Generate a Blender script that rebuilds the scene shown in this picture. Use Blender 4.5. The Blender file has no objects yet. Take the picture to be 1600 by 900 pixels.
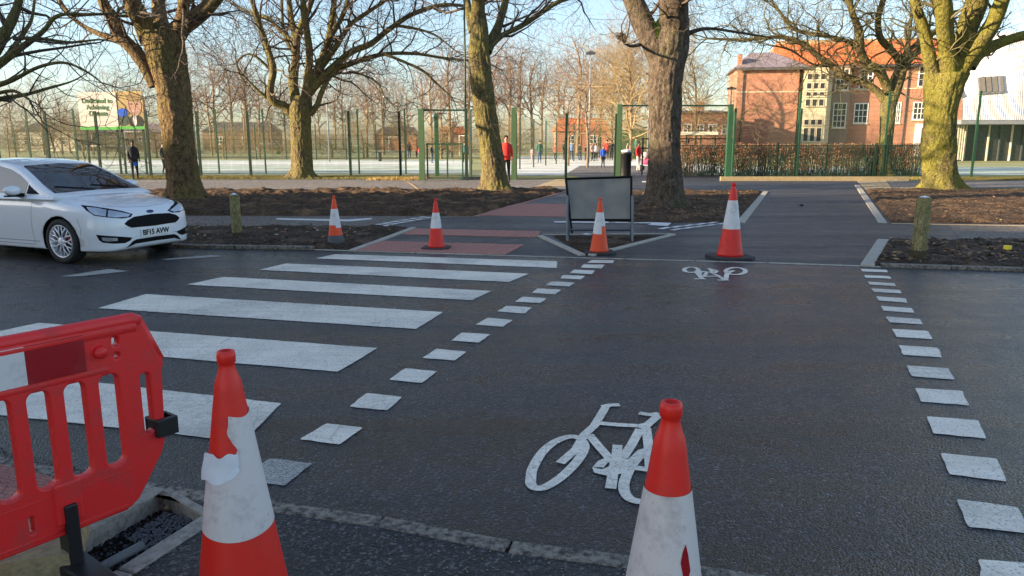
import bpy, bmesh, math, random
import numpy as np
from mathutils import Vector, Matrix, noise
from mathutils.bvhtree import BVHTree
from mathutils.geometry import delaunay_2d_cdt

# ------------------------------------------------------------------ camera, sky, sun
SC = bpy.context.scene
CAMH, FPX, PITCH = 1.65, 1164.0, math.radians(11.2)
cam_d = bpy.data.cameras.new("camera"); cam = bpy.data.objects.new("camera", cam_d)
SC.collection.objects.link(cam); SC.camera = cam
cam.location = (0, 0, CAMH); cam.rotation_euler = (math.radians(90) - PITCH, 0, 0)
cam_d.sensor_width = 36; cam_d.lens = FPX / 1600 * 36; cam_d.clip_end = 3000; cam_d.clip_start = .05
SUN_EL = math.radians(13.0)
SUN_AZ = math.atan2(-0.95, -0.30)          # direction towards the sun, from +Y clockwise (x, y) = (sin, cos)
W = bpy.data.worlds.new("World"); SC.world = W; W.use_nodes = True
wn = W.node_tree.nodes; wl = W.node_tree.links
sky = wn.new("ShaderNodeTexSky"); sky.sky_type = 'NISHITA'; sky.sun_disc = False
sky.sun_elevation = SUN_EL; sky.sun_rotation = SUN_AZ; sky.air_density = 1.0; sky.dust_density = 0.8; sky.ozone_density = 2.5
hs = wn.new('ShaderNodeHueSaturation'); hs.inputs['Saturation'].default_value = .84; wl.new(sky.outputs[0], hs.inputs['Color']); wl.new(hs.outputs[0], wn["Background"].inputs[0]); wn["Background"].inputs[1].default_value = 0.10
sl = bpy.data.lights.new("sun", 'SUN'); sl.energy = 5.0; sl.angle = math.radians(.5); sl.color = (1.0, .78, .52)
so = bpy.data.objects.new("sun", sl); SC.collection.objects.link(so)
sd = Vector((math.sin(SUN_AZ) * math.cos(SUN_EL), math.cos(SUN_AZ) * math.cos(SUN_EL), math.sin(SUN_EL)))
so.rotation_euler = sd.to_track_quat('Z', 'Y').to_euler()
SC.view_settings.view_transform = 'Standard'; SC.view_settings.look = 'None'
SC.view_settings.exposure = 1.66; SC.view_settings.gamma = 1

R = random.Random(7)
SHADE_BLOCK_H = 17.0

# ------------------------------------------------------------------ pixel of the photograph -> point of the place
def ray(u, v):
    x = (u - 800) / FPX; y = (450 - v) / FPX
    return Vector((x, math.cos(PITCH) + y * math.sin(PITCH), -math.sin(PITCH) + y * math.cos(PITCH)))
def G(u, v, z=0.0):
    d = ray(u, v); t = (z - CAMH) / d.z
    return Vector((d.x * t, d.y * t, z))
def AT(u, v, Y):
    d = ray(u, v); t = Y / d.y
    return Vector((d.x * t, Y, CAMH + d.z * t))
def PX(Y): return Y / FPX                     # metres per photo pixel at that distance

# ------------------------------------------------------------------ objects
def put(o, parent=None, label=None, cat=None, group=None, kind=None, loc=None, rz=None):
    SC.collection.objects.link(o)
    if parent: o.parent = parent
    if label: o['label'] = label
    if cat: o['category'] = cat
    if group: o['group'] = group
    if kind: o['kind'] = kind
    if loc is not None: o.location = loc
    if rz is not None: o.rotation_euler = (0, 0, rz)
    return o
def empty(name, loc, label=None, cat=None, group=None, rz=0, kind=None):
    o = bpy.data.objects.new(name, None); o.empty_display_size = .2
    return put(o, None, label, cat, group, kind, loc, rz)
class MB:
    def __init__(s): s.v = []; s.f = []; s.m = []; s.sm = []
    def add(s, vs, fs, m=0, smooth=False):
        b = len(s.v); s.v += [tuple(p) for p in vs]
        for f in fs: s.f.append(tuple(b + i for i in f)); s.m.append(m); s.sm.append(smooth)
    def box(s, x0, y0, z0, x1, y1, z1, m=0):
        s.add([(x0,y0,z0),(x1,y0,z0),(x1,y1,z0),(x0,y1,z0),(x0,y0,z1),(x1,y0,z1),(x1,y1,z1),(x0,y1,z1)],
              [(0,3,2,1),(4,5,6,7),(0,1,5,4),(1,2,6,5),(2,3,7,6),(3,0,4,7)], m)
    def cbox(s, cx, cy, cz, sx, sy, sz, m=0): s.box(cx-sx/2, cy-sy/2, cz-sz/2, cx+sx/2, cy+sy/2, cz+sz/2, m)
    def prism(s, pts, z0, z1, m=0):
        n = len(pts); vs = [(p[0], p[1], z0) for p in pts] + [(p[0], p[1], z1) for p in pts]
        s.add(vs, [tuple(range(n))[::-1], tuple(range(n, 2*n))] + [(i, (i+1) % n, n+(i+1) % n, n+i) for i in range(n)], m)
    def tube(s, pts, rads, sides=8, m=0, cap=True, smooth=True):
        pts = [Vector(p) for p in pts]
        if not hasattr(rads, '__len__'): rads = [rads]*len(pts)
        n = len(pts); vs = []; ref = None
        for i, p in enumerate(pts):
            d = (pts[min(i+1, n-1)] - pts[max(i-1, 0)])
            if d.length < 1e-9: d = Vector((0, 0, 1))
            d.normalize()
            if ref is None: ref = Vector((1, 0, 0)) if abs(d.x) < .8 else Vector((0, 1, 0))
            a = ref - d * ref.dot(d); a.normalize(); b = d.cross(a); ref = a
            for k in range(sides):
                t = 2*math.pi*k/sides; vs.append(p + (a*math.cos(t) + b*math.sin(t)) * rads[i])
        fs = [(i*sides+k, i*sides+(k+1) % sides, (i+1)*sides+(k+1) % sides, (i+1)*sides+k) for i in range(n-1) for k in range(sides)]
        if cap and sides > 2: fs += [tuple(range(sides))[::-1], tuple(range((n-1)*sides, n*sides))]
        s.add(vs, fs, m, smooth)
    def lathe(s, prof, sides=32, m=0, c=(0, 0, 0), cap=True, smooth=True):
        n = len(prof); vs = [(c[0]+r*math.cos(2*math.pi*k/sides), c[1]+r*math.sin(2*math.pi*k/sides), c[2]+z) for r, z in prof for k in range(sides)]
        fs = [(i*sides+k, i*sides+(k+1) % sides, (i+1)*sides+(k+1) % sides, (i+1)*sides+k) for i in range(n-1) for k in range(sides)]
        if cap: fs += [tuple(range(sides))[::-1], tuple(range((n-1)*sides, n*sides))]
        s.add(vs, fs, m, smooth)
    def mesh(s, name, mats):
        me = bpy.data.meshes.new(name); me.from_pydata(s.v, [], s.f)
        for m in (mats if isinstance(mats, (list, tuple)) else [mats]): me.materials.append(m)
        me.polygons.foreach_set('material_index', s.m); me.polygons.foreach_set('use_smooth', s.sm); me.update()
        return me
    def build(s, name, mats, parent=None, **k):
        return put(bpy.data.objects.new(name, s.mesh(name, mats)), parent, **k)
def bevel(me, w, seg=2, ang=35):
    bm = bmesh.new(); bm.from_mesh(me)
    es = [e for e in bm.edges if len(e.link_faces) == 2 and e.calc_face_angle(0) > math.radians(ang)]
    bmesh.ops.bevel(bm, geom=es, offset=w, segments=seg, affect='EDGES', profile=.5, clamp_overlap=True)
    bm.to_mesh(me); bm.free()
def copy_tree(o, parent=None, **k):
    c = o.copy(); SC.collection.objects.link(c); c.parent = parent
    for ch in list(o.children): copy_tree(ch, c)
    for a, b in k.items():
        if a == 'loc': c.location = b
        elif a == 'rz': c.rotation_euler = (c.rotation_euler[0], c.rotation_euler[1], b)
        elif a == 'scale': c.scale = (b,)*3 if not hasattr(b, '__len__') else b
        else: c[{'cat': 'category'}.get(a, a)] = b
    return c
def sheet(name, pts, z, mat, parent=None, th=0, **k):
    m = MB()
    if th: m.prism([(p[0], p[1]) for p in pts], z-th, z)
    else: m.add([(p[0], p[1], z) for p in pts], [tuple(range(len(pts)))])
    me = m.mesh(name, mat)
    bm = bmesh.new(); bm.from_mesh(me)
    if not th:
        bmesh.ops.triangulate(bm, faces=bm.faces)
    bmesh.ops.recalc_face_normals(bm, faces=bm.faces)
    for f in bm.faces:
        if not th and f.normal.z < 0: f.normal_flip()
    bm.to_mesh(me); bm.free()
    return put(bpy.data.objects.new(name, me), parent, **k)
def curve_mesh(loops, extrude, bev=0):
    cu = bpy.data.curves.new('c', 'CURVE'); cu.dimensions = '2D'; cu.fill_mode = 'BOTH'; cu.extrude = extrude; cu.bevel_depth = bev; cu.bevel_resolution = 2
    for l in loops:
        sp = cu.splines.new('POLY'); sp.points.add(len(l)-1)
        for i, p in enumerate(l): sp.points[i].co = (p[0], p[1], 0, 1)
        sp.use_cyclic_u = True
    o = bpy.data.objects.new('c', cu); SC.collection.objects.link(o)
    dg = bpy.context.evaluated_depsgraph_get(); me = bpy.data.meshes.new_from_object(o.evaluated_get(dg))
    bpy.data.objects.remove(o); return me
def text_mesh(txt, size, ext=.002, sx=1, off_=0):
    cu = bpy.data.curves.new('t', 'FONT'); cu.body = txt; cu.size = size; cu.extrude = ext; cu.offset = off_; cu.align_x = 'CENTER'; cu.align_y = 'CENTER'
    o = bpy.data.objects.new('t', cu); SC.collection.objects.link(o)
    dg = bpy.context.evaluated_depsgraph_get(); me = bpy.data.meshes.new_from_object(o.evaluated_get(dg))
    bpy.data.objects.remove(o)
    me.transform(Matrix.Scale(sx, 4, (1, 0, 0))); return me
def rot_up(me): me.transform(Matrix.Rotation(math.pi/2, 4, 'X'))       # XY drawing -> upright, facing -Y
def catmull(pts, n):
    out = []; P = [pts[0]] + list(pts) + [pts[-1]]
    for i in range(1, len(P)-2):
        for k in range(n):
            t = k/n
            out.append([.5*((2*b)+(-a+c)*t+(2*a-5*b+4*c-d)*t*t+(-a+3*b-3*c+d)*t**3) for a, b, c, d in zip(P[i-1], P[i], P[i+1], P[i+2])])
    out.append(list(pts[-1])); return out

# ------------------------------------------------------------------ materials
class NT:
    def __init__(s, name):
        s.m = bpy.data.materials.new(name); s.m.use_nodes = True; s.t = s.m.node_tree; s.n = s.t.nodes; s.b = s.n["Principled BSDF"]
        s.co = s.n.new("ShaderNodeTexCoord").outputs['Object']
    def L(s, a, b): s.t.links.new(a, b)
    def val(s, sock, v):
        if isinstance(v, (int, float)): sock.default_value = v
        elif isinstance(v, tuple): sock.default_value = v if len(v) == 4 or sock.type == 'VECTOR' else v + (1,)
        else: s.L(v, sock)
    def map(s, sc=(1, 1, 1), rot=(0, 0, 0)):
        n = s.n.new("ShaderNodeMapping"); n.inputs['Scale'].default_value = sc; n.inputs['Rotation'].default_value = rot; s.L(s.co, n.inputs[0]); return n.outputs[0]
    def noise(s, scale, detail=3, rough=.55, vec=None, dist=0):
        n = s.n.new("ShaderNodeTexNoise"); n.inputs['Scale'].default_value = scale; n.inputs['Detail'].default_value = detail
        n.inputs['Roughness'].default_value = rough; n.inputs['Distortion'].default_value = dist; s.L(vec or s.co, n.inputs['Vector']); return n.outputs['Fac']
    def voro(s, scale, out='Distance', vec=None, feat='F1'):
        n = s.n.new("ShaderNodeTexVoronoi"); n.feature = feat; n.inputs['Scale'].default_value = scale; s.L(vec or s.co, n.inputs['Vector']); return n.outputs[out]
    def ramp(s, fac, stops):
        n = s.n.new("ShaderNodeValToRGB"); e = n.color_ramp.elements
        while len(e) < len(stops): e.new(.5)
        for i, (p, c) in enumerate(stops):
            e[i].position = p; e[i].color = (c if isinstance(c, tuple) else (c, c, c)) + (1,)
        s.L(fac, n.inputs[0]); return n.outputs[0]
    def mix(s, f, a, b, mode='MIX'):
        n = s.n.new("ShaderNodeMix"); n.data_type = 'RGBA'; n.blend_type = mode
        s.val(n.inputs[0], f); s.val(n.inputs[6], a); s.val(n.inputs[7], b); return n.outputs[2]
    def math(s, op, a, b=0):
        n = s.n.new("ShaderNodeMath"); n.operation = op; s.val(n.inputs[0], a); s.val(n.inputs[1], b); return n.outputs[0]
    def bump(s, h, strength=.5, dist=.01, nrm=None):
        n = s.n.new("ShaderNodeBump"); n.inputs['Strength'].default_value = strength; n.inputs['Distance'].default_value = dist
        s.L(h, n.inputs['Height'])
        if nrm: s.L(nrm, n.inputs['Normal'])
        s.L(n.outputs[0], s.b.inputs['Normal']); return n.outputs[0]
    def out(s, color=None, rough=None, **k):
        if color is not None: s.val(s.b.inputs['Base Color'], color)
        if rough is not None: s.val(s.b.inputs['Roughness'], rough)
        for a, v in k.items(): s.val(s.b.inputs[a.replace('_', ' ')], v)
        return s.m
def flat(name, c, rough=.6, var=.15, sc=6, **k):
    t = NT(name); f = t.noise(sc, 4)
    a = tuple(x*(1-var) for x in c); b = tuple(min(1, x*(1+var)) for x in c)
    return t.out(t.ramp(f, [(.3, a), (.7, b)]), rough, **k)
def asphalt(name, dark, light, scale=110, warm=None, rough=.5, patch=.35, wear=0):
    t = NT(name)
    cell = t.voro(scale, 'Color'); sep = t.n.new("ShaderNodeSeparateColor"); t.L(cell, sep.inputs[0])
    c = t.ramp(sep.outputs[0], [(0, tuple(x*.6 for x in dark)), (.45, tuple(a*.7+b*.3 for a, b in zip(dark, light))), (.78, light), (.9, tuple(x*2.2 for x in light)), (1, tuple(min(1, x*5.0) for x in light))])
    big = t.noise(.55, 5, .6); mid = t.noise(3.5, 4)
    streak = t.noise(1.1, 4, .6, t.map((.14, 1.6, 1), (0, 0, math.radians(11))))
    c = t.mix(t.math('MULTIPLY', t.ramp(big, [(.35, 0), (.7, 1)]), patch), c, warm or tuple(x*1.35 for x in light), 'MIX')
    c = t.mix(.5, c, t.ramp(streak, [(.3, .55), (.7, 1.35)]), 'MULTIPLY')
    c = t.mix(.35, c, t.ramp(mid, [(.3, .6), (.7, 1.3)]), 'MULTIPLY')
    if wear:
        vec = t.map((.05, 1, 1), (0, 0, math.radians(10.5)))
        tr = t.ramp(t.noise(1.15, 2, .5, vec), [(.36, .62), (.5, 1.0), (.66, 1.25)]); c = t.mix(.8, c, tr, 'MULTIPLY')
        cr = t.ramp(t.voro(.42, 'Distance', t.map((1, 1.6, 1), (0, 0, .4)), 'DISTANCE_TO_EDGE'), [(.0, 0), (.004, 1)])
        pt = t.ramp(t.noise(.8, 3), [(.56, 0), (.6, 1)]); c = t.mix(t.math('MULTIPLY', t.math('SUBTRACT', 1.0, cr), t.math('MULTIPLY', pt, .7)), c, (.006, .006, .007))
        oil = t.ramp(t.noise(1.7, 4, .6), [(.63, 0), (.72, 1)]); c = t.mix(t.math('MULTIPLY', oil, .45), c, (.012, .011, .012))
    h = t.math('ADD', t.math('MULTIPLY', t.voro(scale), -1.0), t.math('MULTIPLY', t.noise(scale*2.2, 2), .6))
    t.bump(h, 1.0, .012)
    rr = t.ramp(t.math('ADD', t.math('MULTIPLY', streak, .6), t.math('MULTIPLY', mid, .4)), [(.32, rough-.14), (.68, rough+.14)])
    return t.out(c, rr, Specular_IOR_Level=.5)
M = {}
M['road'] = asphalt('road_asphalt', (.003, .003, .005), (.034, .035, .043), 88, (.030, .033, .043), .31, .35, 1)
M['newpath'] = asphalt('path_asphalt', (.010, .010, .014), (.036, .037, .046), 105, (.040, .040, .046), .46, .3, 1)
M['oldpath'] = asphalt('old_asphalt', (.08, .068, .058), (.19, .165, .14), 90, (.15, .12, .095), .8, .5)
M['walk'] = asphalt('park_walk_asphalt', (.09, .082, .078), (.20, .185, .175), 90, (.15, .13, .12), .75, .5)
M['patch'] = asphalt('fresh_tarmac', (.006, .006, .008), (.040, .040, .042), 80, (.03, .028, .026), .6, .3)
def paint(name, c=(.90, .82, .69), hole=.41):
    t = NT(name)
    sp = t.ramp(t.noise(85, 3, .6), [(hole-.06, 1), (hole, 0)])
    big = t.ramp(t.noise(2.2, 5, .65), [(.3, .84), (.7, 1.08)]); st = t.ramp(t.noise(5, 4, .6, t.map((.25, 3, 1), (0, 0, math.radians(11)))), [(.3, .85), (.7, 1.08)])
    cc = t.mix(1, t.mix(1, c, big, 'MULTIPLY'), st, 'MULTIPLY')
    cc = t.mix(t.math('MULTIPLY', sp, .75), cc, (.10, .095, .09))
    wr = t.ramp(t.math('ADD', t.math('MULTIPLY', t.noise(.9, 3, .6), .6), t.math('MULTIPLY', t.noise(22, 5, .75), .4)), [(.50, 0), (.60, 1)]); cc = t.mix(t.math('MULTIPLY', wr, .36), cc, (.20, .18, .165))
    ck = t.ramp(t.voro(3.2, 'Distance', t.map((1, 1, 1), (0, 0, .3)), 'DISTANCE_TO_EDGE'), [(.0, 0), (.012, 1)]); cc = t.mix(t.math('MULTIPLY', t.math('SUBTRACT', 1.0, ck), .35), cc, (.16, .15, .14))
    t.bump(t.noise(110, 3), .5, .004)
    return t.out(cc, .6)
M['paint'] = paint('road_paint'); M['paint_dirty'] = paint('worn_road_paint', (.50, .48, .44), .50); M['paint_bright'] = paint('fresh_road_paint', (.75, .75, .75), .3)
def concrete(name, c, dirt=(.05, .045, .04), amt=.5, rough=.85):
    t = NT(name)
    a = t.ramp(t.noise(9, 6, .7), [(.3, tuple(x*.7 for x in c)), (.7, c)])
    d = t.ramp(t.noise(28, 5, .75), [(.52-.1*amt, 0), (.62, 1)])
    a = t.mix(t.math('MULTIPLY', d, amt), a, dirt); t.bump(t.noise(90, 4), .4, .004); return t.out(a, rough)
M['kerb'] = concrete('kerb_concrete', (.36, .33, .28), amt=.45)
M['kerbnew'] = concrete('edging_concrete', (.50, .46, .39), amt=.25)
M['kerbworn'] = concrete('worn_kerb_concrete', (.32, .275, .22), (.02, .018, .017), .95)
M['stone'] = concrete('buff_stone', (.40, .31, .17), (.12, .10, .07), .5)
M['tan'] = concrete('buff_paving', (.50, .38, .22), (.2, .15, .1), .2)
M['red'] = concrete('red_tactile', (.52, .23, .18), (.16, .09, .075), .6, .75)
def soil(name, a, b, c, fl=.62):
    t = NT(name)
    n = t.noise(1.6, 8, .72); col = t.ramp(n, [(.36, tuple(x*.6 for x in a)), (.5, a), (.6, b), (.72, c)])
    f = t.ramp(t.noise(60, 3, .6), [(fl, 0), (fl+.05, 1)]); col = t.mix(t.math('MULTIPLY', f, .7), col, (.30, .19, .11))
    col = t.mix(.7, col, t.ramp(t.noise(38, 5, .7), [(.3, .35), (.7, 1.5)]), 'MULTIPLY')
    t.bump(t.noise(28, 6, .75), 1.0, .04); return t.out(col, .95, Specular_IOR_Level=.2)
M['soil'] = soil('bare_soil', (.055, .040, .030), (.13, .092, .066), (.24, .17, .115), .58)
M['soilwarm'] = soil('leafy_soil', (.07, .046, .030), (.17, .105, .06), (.32, .20, .11), .56)
M['gravel'] = soil('dark_gravel', (.015, .014, .013), (.035, .03, .027), (.07, .06, .05), .66)
M['frost'] = flat('frosted_pitch', (.50, .57, .49), .9, .3, .4)
M['frosty'] = flat('frost_band', (.72, .74, .70), .9, .15, .5)
M['grass'] = flat('park_grass', (.11, .13, .035), .95, .5, 1.2)
M['grassfar'] = flat('far_grass', (.30, .31, .14), .95, .3, .2)
def bark(name, base, moss, amt, dark, sc=1.0):
    t = NT(name); v = t.map((1, 1, .55))
    n1 = t.noise(9*sc, 6, .7, v); n2 = t.noise(1.3, 4, .6); n3 = t.noise(34*sc, 5, .75, v)
    c = t.ramp(n1, [(.32, dark), (.5, base), (.72, tuple(min(1, x*1.5) for x in base))])
    mm = t.math('MULTIPLY', t.ramp(t.math('ADD', t.math('MULTIPLY', n2, .65), t.math('MULTIPLY', n3, .35)), [(.58-amt*.28, 0), (.66-amt*.2, 1)]), min(1, .35+amt*.6))
    c = t.mix(mm, c, moss); c = t.mix(.65, c, t.ramp(n3, [(.38, .16), (.60, 1.35)]), 'MULTIPLY')
    h = t.math('ADD', n3, t.math('MULTIPLY', t.voro(11*sc, vec=v), .9))
    t.bump(h, 1.0, .06/sc); return t.out(c, .92, Specular_IOR_Level=.2)
M['bark_brown'] = bark('brown_bark', (.22, .15, .075), (.24, .21, .05), .30, (.045, .032, .02))
M['bark_olive'] = bark('olive_bark', (.18, .14, .072), (.22, .20, .055), .5, (.035, .03, .02))
M['bark_grey'] = bark('grey_bark', (.15, .115, .085), (.13, .14, .045), .15, (.04, .032, .025))
M['bark_moss'] = bark('mossy_bark', (.17, .14, .06), (.27, .25, .04), .6, (.03, .03, .014))
M['moss'] = flat('moss', (.12, .17, .02), .95, .5, 40)
M['twig'] = flat('twig', (.085, .062, .042), .9, .3, 2)
M['twig_olive'] = flat('olive_twig', (.13, .11, .045), .9, .35, 2)
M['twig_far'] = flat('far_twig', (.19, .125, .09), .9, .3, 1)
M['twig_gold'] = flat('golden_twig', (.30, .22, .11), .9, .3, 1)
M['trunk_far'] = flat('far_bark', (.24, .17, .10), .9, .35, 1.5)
M['green'] = flat('green_fence_paint', (.022, .080, .038), .45, .1)
M['dgreen'] = flat('dark_green_paint', (.012, .035, .020), .45, .1)
M['lgreen'] = flat('pale_green_post', (.06, .115, .05), .5, .1)
M['black'] = flat('black_plastic', (.012, .012, .014), .45)
M['dgrey'] = flat('dark_grey_metal', (.05, .055, .065), .5)
M['grey'] = flat('grey_metal', (.22, .23, .25), .5)
M['steel'] = flat('galvanised_steel', (.10, .12, .15), .45, Metallic=.4)
M['white'] = flat('white_paint', (.75, .74, .70), .5, .06)
M['cream'] = flat('cream_paint', (.62, .57, .44), .6, .1)
def plastic(name, c, dirt=.3, rough=.45):
    t = NT(name); d = t.ramp(t.noise(7, 6, .75), [(.50, 0), (.72, 1)]); s = t.ramp(t.noise(60, 3, .7), [(.66, 0), (.72, 1)])
    a = t.mix(t.math('MULTIPLY', t.math('MAXIMUM', d, s), dirt), c, (.10, .06, .05)); t.bump(t.noise(25, 3), .12, .004)
    return t.out(a, t.ramp(d, [(0, rough), (1, rough+.3)]))
M['barrier'] = plastic('red_barrier_plastic', (.80, .024, .024), .45)
M['board_red'] = plastic('dark_red_reflector', (.33, .004, .012), .2, .3)
M['cone_red'] = plastic('red_cone_plastic', (.80, .022, .012), .22)
M['cone_orange'] = plastic('orange_cone_plastic', (.85, .075, .012), .2)
M['cone_white'] = plastic('white_cone_sleeve', (.70, .68, .68), .4, .4)
M['sleeve'] = plastic('grubby_cone_sleeve', (.70, .64, .62), .5, .45)
M['rubber'] = plastic('grey_rubber', (.10, .105, .115), .3, .7)
M['rubberdark'] = plastic('black_rubber', (.035, .033, .035), .4, .7)
M['label'] = flat('torn_white_paper', (.72, .75, .80), .6, .05, 30)
M['wood'] = bark('weathered_timber', (.40, .33, .16), (.26, .29, .09), .4, (.22, .17, .09), 1.2)
M['wooddark'] = flat('dark_timber', (.07, .055, .025), .9, .3, 8)
M['caryellow'] = flat('yellow_plastic', (.85, .62, .02), .5)
M['carpaint'] = NT('white_car_paint').out((.80, .82, .85), .22, Coat_Weight=.8, Coat_Roughness=.04)
M['carglass'] = NT('dark_car_glass').out((.010, .012, .014), .03, Specular_IOR_Level=.6, Coat_Weight=.35, Coat_Roughness=.02)
M['lamp'] = NT('headlight_glass').out((.55, .58, .62), .10, Metallic=.7, Coat_Weight=1.0)
M['chrome'] = NT('bright_alloy').out((.88, .88, .90), .30, Metallic=.35)
M['tyre'] = flat('tyre_rubber', (.018, .018, .019), .75)
M['carblack'] = flat('black_grille', (.006, .006, .007), .7, Specular_IOR_Level=.15)
M['redcal'] = flat('red_caliper', (.6, .02, .02), .4)
M['plate'] = flat('plate_white', (.80, .80, .78), .35, .03)
M['ink'] = flat('black_ink', (.01, .01, .012), .5)
M['signgrey'] = NT('sign_back'); _t = M['signgrey']
M['signgrey'] = _t.out(_t.ramp(_t.noise(2.5, 5, .6), [(.3, (.17, .165, .15)), (.7, (.30, .27, .22))]), .6)
def brick(name, a, b, mortar, sc=1.0):
    t = NT(name); n = t.n.new("ShaderNodeTexBrick"); mp = t.map((1, 1, 1), (math.pi/2, 0, 0)); t.L(mp, n.inputs['Vector'])
    for k, v in (('Color1', a), ('Color2', b), ('Mortar', mortar)): n.inputs[k].default_value = v + (1,)
    n.inputs['Scale'].default_value = 1; n.inputs['Brick Width'].default_value = .225*sc; n.inputs['Row Height'].default_value = .075*sc; n.inputs['Mortar Size'].default_value = .01
    c = t.mix(.5, n.outputs[0], t.ramp(t.noise(.5, 5, .65), [(.3, .65), (.7, 1.3)]), 'MULTIPLY'); return t.out(c, .9)
M['brick'] = brick('red_brick', (.38, .125, .07), (.46, .18, .10), (.42, .28, .2))
M['brick2'] = brick('dull_brick', (.20, .11, .08), (.27, .15, .10), (.3, .25, .2))
M['roofred'] = flat('red_clay_roof', (.62, .17, .055), .85, .25, 1.5)
M['rooflead'] = flat('grey_lead_roof', (.26, .21, .23), .6, .15, 1)
M['roofdark'] = flat('dark_slate_roof', (.07, .065, .07), .7, .2, 1)
M['limestone'] = flat('cream_stone', (.58, .50, .33), .8, .15, 2)
M['winglass'] = NT('window_glass').out((.035, .035, .035), .25, Specular_IOR_Level=.35)
M['render'] = flat('white_render', (.72, .69, .66), .6, .05, 1)
M['skin'] = flat('skin', (.42, .24, .17), .6, .08, 20); M['skin2'] = flat('brown_skin', (.16, .085, .055), .6, .08, 20)
M['hair'] = flat('dark_hair', (.012, .010, .009), .7, .2, 40)
def cloth(n, c): return flat('cloth_'+n, c, .85, .15, 12)
CL = {k: cloth(k, c) for k, c in dict(black=(.015, .015, .018), navy=(.02, .03, .07), jeans=(.06, .09, .18), red=(.62, .03, .025), pink=(.72, .06, .16), blue=(.02, .10, .55), green=(.03, .10, .07), grey=(.12, .14, .14), pale=(.50, .36, .36), lblue=(.12, .26, .55), orange=(.5, .12, .04), white=(.6, .58, .55), teal=(.03, .10, .11), brightblue=(.03, .16, .62)).items()}

# ------------------------------------------------------------------ ground, road, paths
FE = (G(1600, 424) - G(300, 388)); FE.normalize()                  # the direction of the road
def line(p, d, x): return Vector((x, p.y + d.y/d.x*(x-p.x), 0))
pf = G(870, 402.5); 
FAR = [Vector((-70, 31, 0)), Vector((-22, 16.2, 0)), Vector((-12, 13.2, 0)), G(300, 388), G(545, 392.5), G(870, 402.5), G(1200, 411.5), G(1345, 416.5), G(1600, 424.5), Vector((14, 7.6, 0)), Vector((70, -8, 0))]
pn = G(600, 810); dn = G(985, 870) - G(250, 760)
NEAR = [Vector((-70, 16, 0)), Vector((-12, 6.6, 0)), Vector((-4.5, 4.1, 0)), G(0, 716), G(250, 757), G(420, 783), G(600, 808), G(800, 846), G(985, 869), G(1200, 900), Vector((6, 1.0, 0)), Vector((70, -18, 0))]
ground = sheet('ground', [(-600, -200), (600, -200), (600, 900), (-600, 900)], -.30, M['grassfar'], kind='structure')
road = sheet('road', NEAR + FAR[::-1], 0, M['road'], kind='structure')
def off(pl, d):                                                    # a polyline moved sideways in y
    return [Vector((p.x, p.y + d, 0)) for p in pl]
# far side: tarmac up to the fence
FARF = [Vector((-70, 36.5, 0)), Vector((70, 36.5, 0))]
pav = sheet('pavement', FAR + FARF[::-1], .004, M['newpath'], kind='structure')
# flush joint line and low kerb stones on the far side
kerb = empty('kerb', FAR[3], kind='structure')
def kerb_run(pl, w, z, mat, parent, name='kerb_stone', length=.915, skip=None, side=1, base=-.2):
    o0 = parent.location
    for a, b in zip(pl[:-1], pl[1:]):
        d = b - a; L = d.length; n = max(1, round(L/length)); d.normalize(); nn = Vector((-d.y, d.x, 0)) * side
        for i in range(n):
            s0 = a + d*(L*i/n + .004); s1 = a + d*(L*(i+1)/n - .004); dz = R.uniform(-.002, .002)
            m = MB(); m.prism([(p-o0).to_tuple()[:2] for p in (s0, s1, s1+nn*w, s0+nn*w)], base, z+dz)
            me = m.mesh(name, mat); bevel(me, .008, 1)
            put(bpy.data.objects.new(name, me), parent)
kerb_run([FAR[2], FAR[3], G(490, 391)], .125, .055, M['kerbworn'], kerb)
kerb_run([G(1378, 417.6), FAR[8], FAR[9]], .125, .045, M['kerbworn'], kerb)
kerb_run([G(490, 391), FAR[4], FAR[5], FAR[6], FAR[7], G(1378, 417.6)], .045, .010, M['kerbnew'], kerb, side=1)
# near side
nk = empty('kerb', NEAR[4], kind='structure')
kerb_run([NEAR[2], NEAR[3], NEAR[4], NEAR[5], NEAR[6], NEAR[7], NEAR[8], NEAR[9]], .095, .008, M['kerbworn'], nk, side=-1, length=.6)
tr_in_l = [G(117, 846), G(171, 814), G(254, 769)]; tr_r = [G(176, 897), G(227, 861), G(318, 807)]
dL = (tr_in_l[2]-tr_in_l[0]); dR = tr_r[2]-tr_r[0]; 
tl0 = tr_in_l[0] - dL*.9; trr0 = tr_r[0] - dR*.9; tl1 = tr_in_l[2]; tr1 = tr_r[2]
nrm = Vector((-dL.y, dL.x, 0)).normalized()*.11; nrm2 = Vector((dR.y, -dR.x, 0)).normalized()*.085
trench = empty('tree_pit', tl1, kind='structure')
def stones(a, b, off_, parent, n, zt=.012):
    for i in range(n):
        p0 = a + (b-a)*(i/n) ; p1 = a + (b-a)*((i+1)/n-.006)
        m = MB(); m.prism([(q - parent.location).to_tuple()[:2] for q in (p0, p1, p1+off_, p0+off_)], -.16, zt+R.uniform(-.002, .002)); me = m.mesh('edging_stone', M['kerb']); bevel(me, .006, 1)
        put(bpy.data.objects.new('edging_stone', me), parent)
stones(tl0, tl1+(tl1-tl0)*.03, nrm, trench, 2); stones(trr0, tr1, nrm2, trench, 2)
stones(tl1, tr1, Vector((.01, .05, 0)), trench, 1, .006)
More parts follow.
